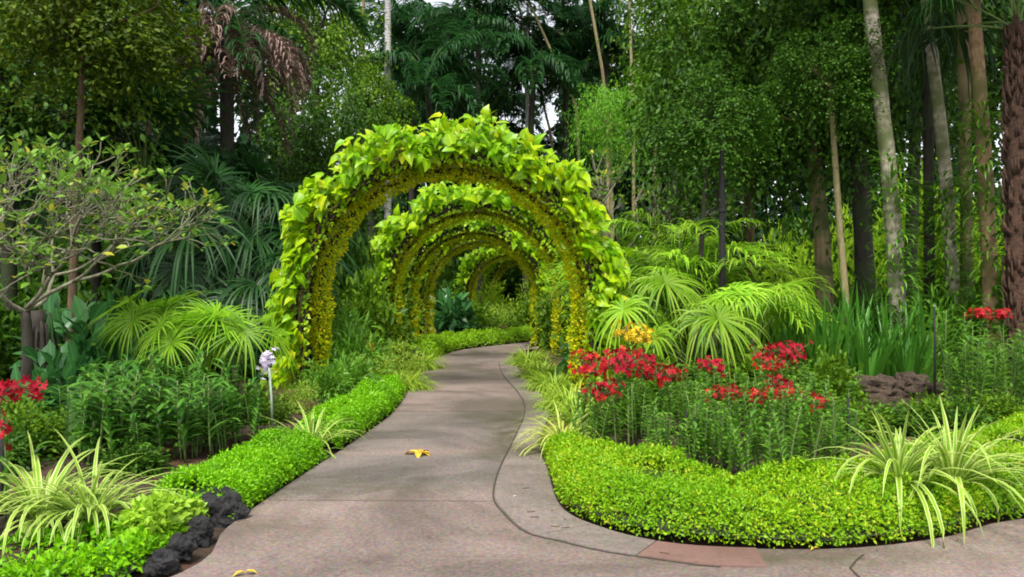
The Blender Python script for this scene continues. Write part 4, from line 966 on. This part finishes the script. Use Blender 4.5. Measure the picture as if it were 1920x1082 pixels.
# frangipani at the left and the small one behind the arch
def frangipani(label, x, y, sc, seed, depth_, nleaf, lsz, first=((-.25, .1), (.35, -.1), (.1, .4), (-.1, -.35), (.6, .15)), r0=.06, th=.75):
    rng = rg(seed); t_ = thing('frangipani', label, 'tree', (x, y, gz(x, y)), 0, 'frangipani trees', sc)
    tm, cm = MB(), MB()
    tips = []
    def grow(p, d, L_, r, n):
        d = unit(d)
        e = p + d * L_
        mid = (p + e) / 2 + rng.normal(0, .05, 3) * L_ - np.array([0, 0, .06]) * L_
        tube(tm, smooth([p, mid, e], 3), np.linspace(r, r * .78, 7), 6)
        if n == 0: tips.append((e, d)); return
        for q in range(2 if rng.uniform() < .55 else 3):
            dd = d + rng.normal(0, .6, 3) * [1, 1, .8] + np.array([0, 0, .18])
            grow(e, dd, L_ * rng.uniform(.68, .95), r * .74, n - 1)
    top = np.array([.03, 0, th])
    tube(tm, smooth([(0, 0, -.1), (.06, 0, th * .5), tuple(top)], 5), np.linspace(r0 * 1.9, r0 * 1.1, 11), 9, rough=.06, rng=rng, mat=1)
    for fx, fy in first: grow(top + rng.normal(0, .02, 3), np.array([fx * 2.2, fy * 2.2, .62]), .52, r0 * .6, depth_)
    for e, d in tips:
        az = np.arange(nleaf) * 2.4 + rng.uniform(0, 6)
        dd = np.c_[np.cos(az), np.sin(az), rng.uniform(-.1, .9, nleaf)] + d * .7
        leaves(cm, e + dd * .015, dd, np.c_[-np.cos(az) * .4, -np.sin(az) * .4, np.ones(nleaf)] + rng.normal(0, .25, (nleaf, 3)), lsz * rng.uniform(.5, 1.15, nleaf), OVATE)
    tm.build('trunk', [M['bark_plum'], M['bark_dark']], t_); cm.build('crown', M['plum'], t_)
    return t_
x, y = at(42, 9.2); frangipani('frangipani at the left with bare grey forking branches and sparse light leaves', x, y, 1.16, 31, 5, 3, .105, first=((-.35, .1), (.3, -.15), (.05, .3), (-.1, -.3), (.40, .1), (.12, 0)), th=1.0, r0=.04)
x, y = at(1160, 21.5); frangipani('frangipani with pale branches seen right of the nearest arch top', x, y, 2.0, 33, 4, 7, .085, r0=.05, th=.9)
# rooty trunk under the frangipani
t_ = thing('rooted_trunk', 'dark trunk wrapped in hanging roots under the left frangipani', 'tree', (*at(75, 9.9), 0))
rt = MB(); rq = rg(5)
tube(rt, smooth([(0, 0, -.1), (.02, 0, .5), (-.06, 0, 1.25)], 5), np.linspace(.17, .12, 11), 10, rough=.08, rng=rq)
for k in range(46):
    a = rq.uniform(0, 6.28); rr_ = rq.uniform(.15, .3); tube(rt, smooth([(math.cos(a) * .12, math.sin(a) * .12, rq.uniform(.7, 1.25)), (math.cos(a) * rr_ * .9, math.sin(a) * rr_ * .9, .5), (math.cos(a) * rr_ * 1.15, math.sin(a) * rr_ * 1.15, -.05)], 4), .012, 5)
rt.build('trunk', M['bark_dark'], t_)

# ------------------------------------------------------------------ shrubs and undergrowth
def shrub_mesh(seed, n, size, T, mat, flat=.8):
    rng = rg(seed)
    c = unit(rng.normal(0, 1, (60, 3))) * rng.uniform(.35, 1, (60, 1)); c[:, 2] = abs(c[:, 2]) * 1.1
    k = rng.integers(0, 60, n)
    P = c[k] + rng.normal(0, .16, (n, 3)); P[:, 2] = np.maximum(P[:, 2], .02)
    d = unit(P - [0, 0, .1]) + rng.normal(0, .5, (n, 3)) + [0, 0, -.15]
    nn = np.array([0, 0, 1.0]) + rng.normal(0, .5, (n, 3)) + unit(P) * .5
    mb = leaves(MB(), P, d, nn, size * rng.uniform(.6, 1.25, n), T)
    return mb.mesh('foliage', M[mat])
SH = {'dark': [shrub_mesh(500 + k, 2600, .16, OVATE, 'crown_dark') for k in range(2)], 'mid': [shrub_mesh(510 + k, 2600, .15, OVATE, 'crown_mid') for k in range(2)],
      'broad': [shrub_mesh(520 + k, 420, .46, OVATE, 'broad') for k in range(2)], 'bright': [shrub_mesh(530 + k, 2200, .17, LONG, 'wood_bright') for k in range(2)], 'long': [shrub_mesh(540 + k, 1600, .26, LONG, 'cane') for k in range(2)],
      'lime': [shrub_mesh(550 + k, 2000, .13, LONG, 'grass_lime') for k in range(2)]}
SHN = {'dark': ('dark_shrub', 'dense dark green shrub'), 'mid': ('green_shrub', 'leafy mid green shrub'), 'broad': ('broadleaf_plant', 'plant with large broad green leaves'), 'bright': ('bright_shrub', 'bright yellow green bush'), 'long': ('narrow_leaf_plant', 'bushy plant with narrow green leaves'), 'lime': ('lime_shrub', 'small lime green bush')}
shr = [  # kind, u, D, sx, sz, where
    ('dark', 20, 12.5, 1.2, 1.3, 'at the far left behind the frangipani'), ('dark', 160, 12.8, 1.1, 1.1, 'behind the rooty trunk'), ('dark', 300, 13.2, 1.2, 1.2, 'behind the left fan palms'), ('dark', 420, 13.0, 1.0, 1.0, 'low behind the lilac flower head'),
    ('broad', 165, 10.3, .65, .95, 'right of the rooty trunk'), ('broad', 120, 8.4, .45, .6, 'left of the orchid canes in the left bed'), ('mid', 40, 7.0, .35, .35, 'below the rooty trunk at the left edge'),
    ('broad', 520, 12.8, .5, .7, 'at the left side of the left arch post'),
    ('long', 665, 12.3, .55, .75, 'inside the nearest arch at its left foot'), ('long', 640, 13.4, .6, .95, 'behind the left foot of the nearest arch'), ('lime', 745, 14.2, .5, .5, 'beside the rounded grass clump on the path edge'), ('mid', 690, 15.2, .8, 1.5, 'between first and second arch on the left'), ('dark', 640, 17.5, 1.2, 2.2, 'farther back between first and second arch'),
    ('mid', 700, 19.5, 1.0, 2.2, 'left of the second arch post'), ('broad', 850, 27.0, .7, 1.0, 'with one rounded leaf near the far bend'), ('dark', 800, 29, 1.3, 2.0, 'left of the farthest arches'), ('mid', 900, 27.5, .7, .8, 'behind the far hedge left of the bend'), ('lime', 940, 28, .7, .8, 'behind the far hedge in the middle of the bend'), ('mid', 990, 27.5, .8, .9, 'behind the far hedge at the end of the path'), ('bright', 915, 33, .9, 1.5, 'lit inside the fifth arch'), ('bright', 1000, 34, .9, 1.5, 'lit beside the farthest arch'), ('dark', 870, 40, 2.0, 3.2, 'closing the view behind the farthest arch, left'), ('dark', 960, 42, 2.2, 3.4, 'closing the view behind the farthest arch, centre'), ('dark', 1060, 40, 2.0, 3.2, 'closing the view behind the farthest arch, right'),
    ('mid', 1075, 19.5, .9, 1.6, 'right of the path behind the second arch'), ('mid', 1050, 24.5, 1.0, 1.9, 'right of the path behind the third arch'), ('broad', 1105, 12.4, .35, .8, 'at the foot of the right arch post'), ('mid', 1145, 14.5, .8, 1.4, 'behind the right arch post'), ('dark', 1200, 17, 1.4, 2.0, 'behind the bright fan palms, left part'), ('dark', 1320, 18, 1.5, 2.2, 'behind the bright fan palms, middle part'), ('mid', 1450, 16, 1.0, 1.2, 'behind the bright fan palms, right part'),
    ('dark', 1490, 13.2, .6, 1.1, 'against the foot of the thick tan trunk'), ('mid', 1580, 16.2, 1.0, 1.2, 'between thick tan and wide dark trunks'), ('dark', 1660, 13.6, .8, 1.2, 'at the foot of the thickest pale trunk'), ('mid', 1720, 14.6, .9, 1.0, 'between the two pale mottled trunks'), ('long', 1790, 12.6, .8, 1.3, 'at the foot of the second pale trunk'), ('mid', 1860, 13.4, .9, 1.3, 'behind the tall orchid canes'), ('long', 1920, 12.2, .9, 1.5, 'at the right edge behind the tall canes'),
    ('bright', 1720, 26, 1.9, 4.0, 'glowing between the pale trunks'), ('bright', 1805, 27, 1.9, 3.8, 'glowing behind the mossy straight trunk'), ('bright', 1580, 26, 1.7, 3.2, 'seen between tan and dark trunks'), ('bright', 1655, 27, 1.8, 3.6, 'seen beside the thickest pale trunk'), ('bright', 1480, 25, 1.5, 2.6, 'seen right of the fan palms'),
    ('dark', 1540, 30, 2.2, 3.6, 'far back right of the thick tan trunk'), ('dark', 1760, 32, 2.6, 4.0, 'far back behind the pale trunks'), ('dark', 1930, 28, 2.4, 3.6, 'far back at the right edge'),
    ('long', 655, 10.9, .4, .5, 'behind the narrow left hedge at the arch foot'), ('lime', 700, 12.0, .4, .45, 'behind the narrow left hedge inside the arch'), ('long', 610, 10.3, .35, .4, 'left of the arch foot behind the hedge'), ('lime', 555, 9.4, .28, .3, 'beside the pale stem of the lilac flower'), ('mid', 490, 8.6, .3, .3, 'small, between lilac flower and left orchid canes'), ('mid', 60, 6.7, .35, .3, 'low at the left edge behind the spider plants'), ('mid', 150, 6.9, .35, .28, 'low between left spider plants and orchid canes'), ('dark', 5, 6.2, .3, .3, 'low at the left edge under the crimson orchid'), ('dark', 245, 6.15, .25, .2, 'low under the front orchid canes on the left'), ('mid', 1610, 7.6, .3, .28, 'low right of the orchid canes in the right bed'), ('dark', 1680, 7.9, .36, .26, 'low in front of the brown rocks'), ('mid', 1740, 8.0, .34, .3, 'low behind the twin spider plants'), ('dark', 1800, 7.7, .36, .3, 'low at the feet of the tall canes'), ('mid', 1880, 7.9, .36, .3, 'low at the right edge behind the hedge'), ('dark', 480, 21, 1.8, 3.0, 'far back left behind the dark fan palms'), ('dark', 300, 22, 2.2, 3.4, 'far back behind the frangipani'), ('dark', 120, 22, 2.2, 3.6, 'far back at the upper left'), ('mid', 1240, 22, 1.6, 2.8, 'far behind the tallest bright fan palm'), ('dark', 1120, 30, 2.0, 3.6, 'far behind the right shoulder of the nearest arch'), ('dark', 660, 30, 2.2, 4.0, 'far behind the left shoulder of the nearest arch'),
    ('mid', 1545, 8.9, .4, .55, 'left of the brown rocks'), ('mid', 1400, 10.0, .7, .55, 'under the right fan palm behind the red orchids'), ('mid', 1230, 9.6, .5, .5, 'below the yellow orchids')]
for k, (kd, u, D, sx, sz_, where) in enumerate(shr):
    x, y = at(u, D); nm, lb = SHN[kd]
    t_ = link(nm, SH[kd][k % 2]); t_.location = (x, y, gz(x, y)); t_.rotation_euler = (0, 0, k * 1.3); t_.scale = (sx, sx, sz_)
    tag(t_, lb + ' ' + where, 'shrub')
# climbing leaves on the right trunks
def climber(label, u0, u1, D, v0, v1, seed):
    rng = rg(seed); x, y = at(u0, D)
    n = 460; t = rng.uniform(0, 1, n) ** 1.3; z = zv(v0, D) + (zv(v1, D) - zv(v0, D)) * t; xx = (u1 - u0) / F * D * t
    a = rng.uniform(0, 6.28, n)
    B = np.c_[xx + .1 * np.cos(a), .1 * np.sin(a), z]
    mb = strips(MB(), arcs(B, a, .34 * rng.uniform(.6, 1.2, n), np.radians(rng.uniform(10, 50, n)), np.radians(rng.uniform(40, 110, n)), 5), .02 * np.array([.4, 1, .9, .6, .05])[None] * np.ones((n, 1)))
    o = mb.build('climbing_plant', M['cane']); o.location = (x, y, 0)
    tag(o, label, 'climber', 'climbing plants on the right trunks')
climber('narrow leaved climber on the thickest pale trunk', 1690, 1668, 12.1, 620, 290, 1)
climber('narrow leaved climber on the second pale trunk', 1792, 1765, 12.7, 620, 330, 2)
climber('narrow leaved climber on the mossy straight trunk', 1813, 1808, 13.1, 620, 200, 3)
climber('narrow leaved climber on the orange tan trunk', 1860, 1842, 11.9, 620, 190, 4)
climber('narrow leaved climber on the dark straight trunk', 1742, 1740, 13.4, 620, 350, 5)
# the wood far behind
rng = rg(99); n = 165000
ang = rng.uniform(-.95, .95, n); D = rng.uniform(44, 60, n) ; x = np.tan(ang) * D * .95; y = D
top = 17.0 + 2.0 * np.sin(x * .45) + 1.6 * np.sin(x * .19 + 2) + np.where(abs(x) > 9, 3.5, 0)
z = rng.uniform(0, 1, n) * top
cl = np.sin(x * 1.3) * np.sin(y * 1.1 + z) * np.sin(z * 1.2 + x * .4)
ra = x / y
gap = ((ra > -.27) & (ra < -.155)) | ((ra > -.05) & (ra < .06)) | ((ra > -.37) & (ra < -.34)) | ((ra > .49) & (ra < .52)) | ((ra > .60) & (ra < .64))
kp = cl > np.where(z < 7.5, -2.0, np.where(gap, -.28 + np.clip((z - 8.5) / 1.5, 0, 1) * .75, -.75))
P = np.c_[x, y, z][kp]; n = len(P)
o = leaves(MB(), P, rng.normal(0, 1, (n, 3)) - [0, 0, .4], rng.normal(0, .5, (n, 3)) + [0, -.4, 1], .62 * rng.uniform(.6, 1.3, n), OVATE).build('distant_wood', M['wood_back'])
tag(o, 'dark mass of forest foliage closing the far background', 'wood', kind='stuff')
# leaf litter on the beds
n = 7000; x = rng.uniform(-6, 8, n); y = rng.uniform(4.3, 14, n); d = pathdist(x, y); kp = (d > .25) | ((rng.uniform(0, 1, n) < .10) & (d < -.02)) | ((rng.uniform(0, 1, n) < .4) & (d < -.02) & (d > -.12)); x, y = x[kp], y[kp]; n = len(x); lsz = np.where(d[kp] < 0, .4, 1)
o = leaves(MB(), np.c_[x, y, np.where(lsz < 1, .013, gzs(x, y) + .012)], np.c_[rng.normal(0, 1, (n, 2)), np.zeros(n)], np.c_[rng.normal(0, .3, (n, 2)), np.ones(n)], .06 * lsz * rng.uniform(.5, 1.2, n), SMALL).build('leaf_litter', M['litter'])
tag(o, 'brown and rusty leaf litter scattered over the bed soil and paving', 'leaf litter', kind='stuff')
# fallen leaves on the path
for k, (u, v, sz_, nn_, lab) in enumerate(((785, 853, .13, 5, 'broad yellow fallen leaf lying in the middle of the path'), (460, 1077, .06, 2, 'orange yellow fallen leaf at the bottom edge of the path'), (1527, 1031, .035, 2, 'small yellow petal on the paving below the wide hedge'), (962, 934, .03, 1, 'tiny pale scrap on the kerb slabs'))):
    x, y = gp(u, v); rq = rg(k + 60)
    az = np.linspace(0, 6.28, nn_, endpoint=False) + rq.uniform(0, 1, nn_)
    dd = np.c_[np.cos(az) * 1.6, np.sin(az), np.full(nn_, .12)]
    o = leaves(MB(), np.zeros((nn_, 3)), dd, np.c_[np.zeros((nn_, 2)), np.ones(nn_)], sz_ * rq.uniform(.8, 1.3, nn_), warp(OVATE, lambda v: .5 * v[:, 0] ** 2 - .10 * v[:, 1] + .12 * np.sin(v[:, 1] * 4))).build('fallen_leaf', M['fallen' if k < 3 else 'lilac'])
    o.location = (x, y, .012); tag(o, lab, 'leaf', 'fallen leaves on the paving')
for k, (u, v) in enumerate(((995, 962), (1002, 972), (985, 918), (1040, 990), (1060, 992), (1245, 1040))):
    x, y = gp(u, v); rq = rg(k + 80)
    pts = [(-.025, 0, .002), (0, .003, .002), (.03, 0, .002)]
    o = tube(MB(), pts, .003, 5).build('fallen_twig', M['twig']); o.location = (x, y, .009); o.rotation_euler = (0, 0, rq.uniform(-.5, .5)); tag(o, 'tiny dark twig lying on the kerb slabs', 'twig', 'twigs on the kerb slabs')
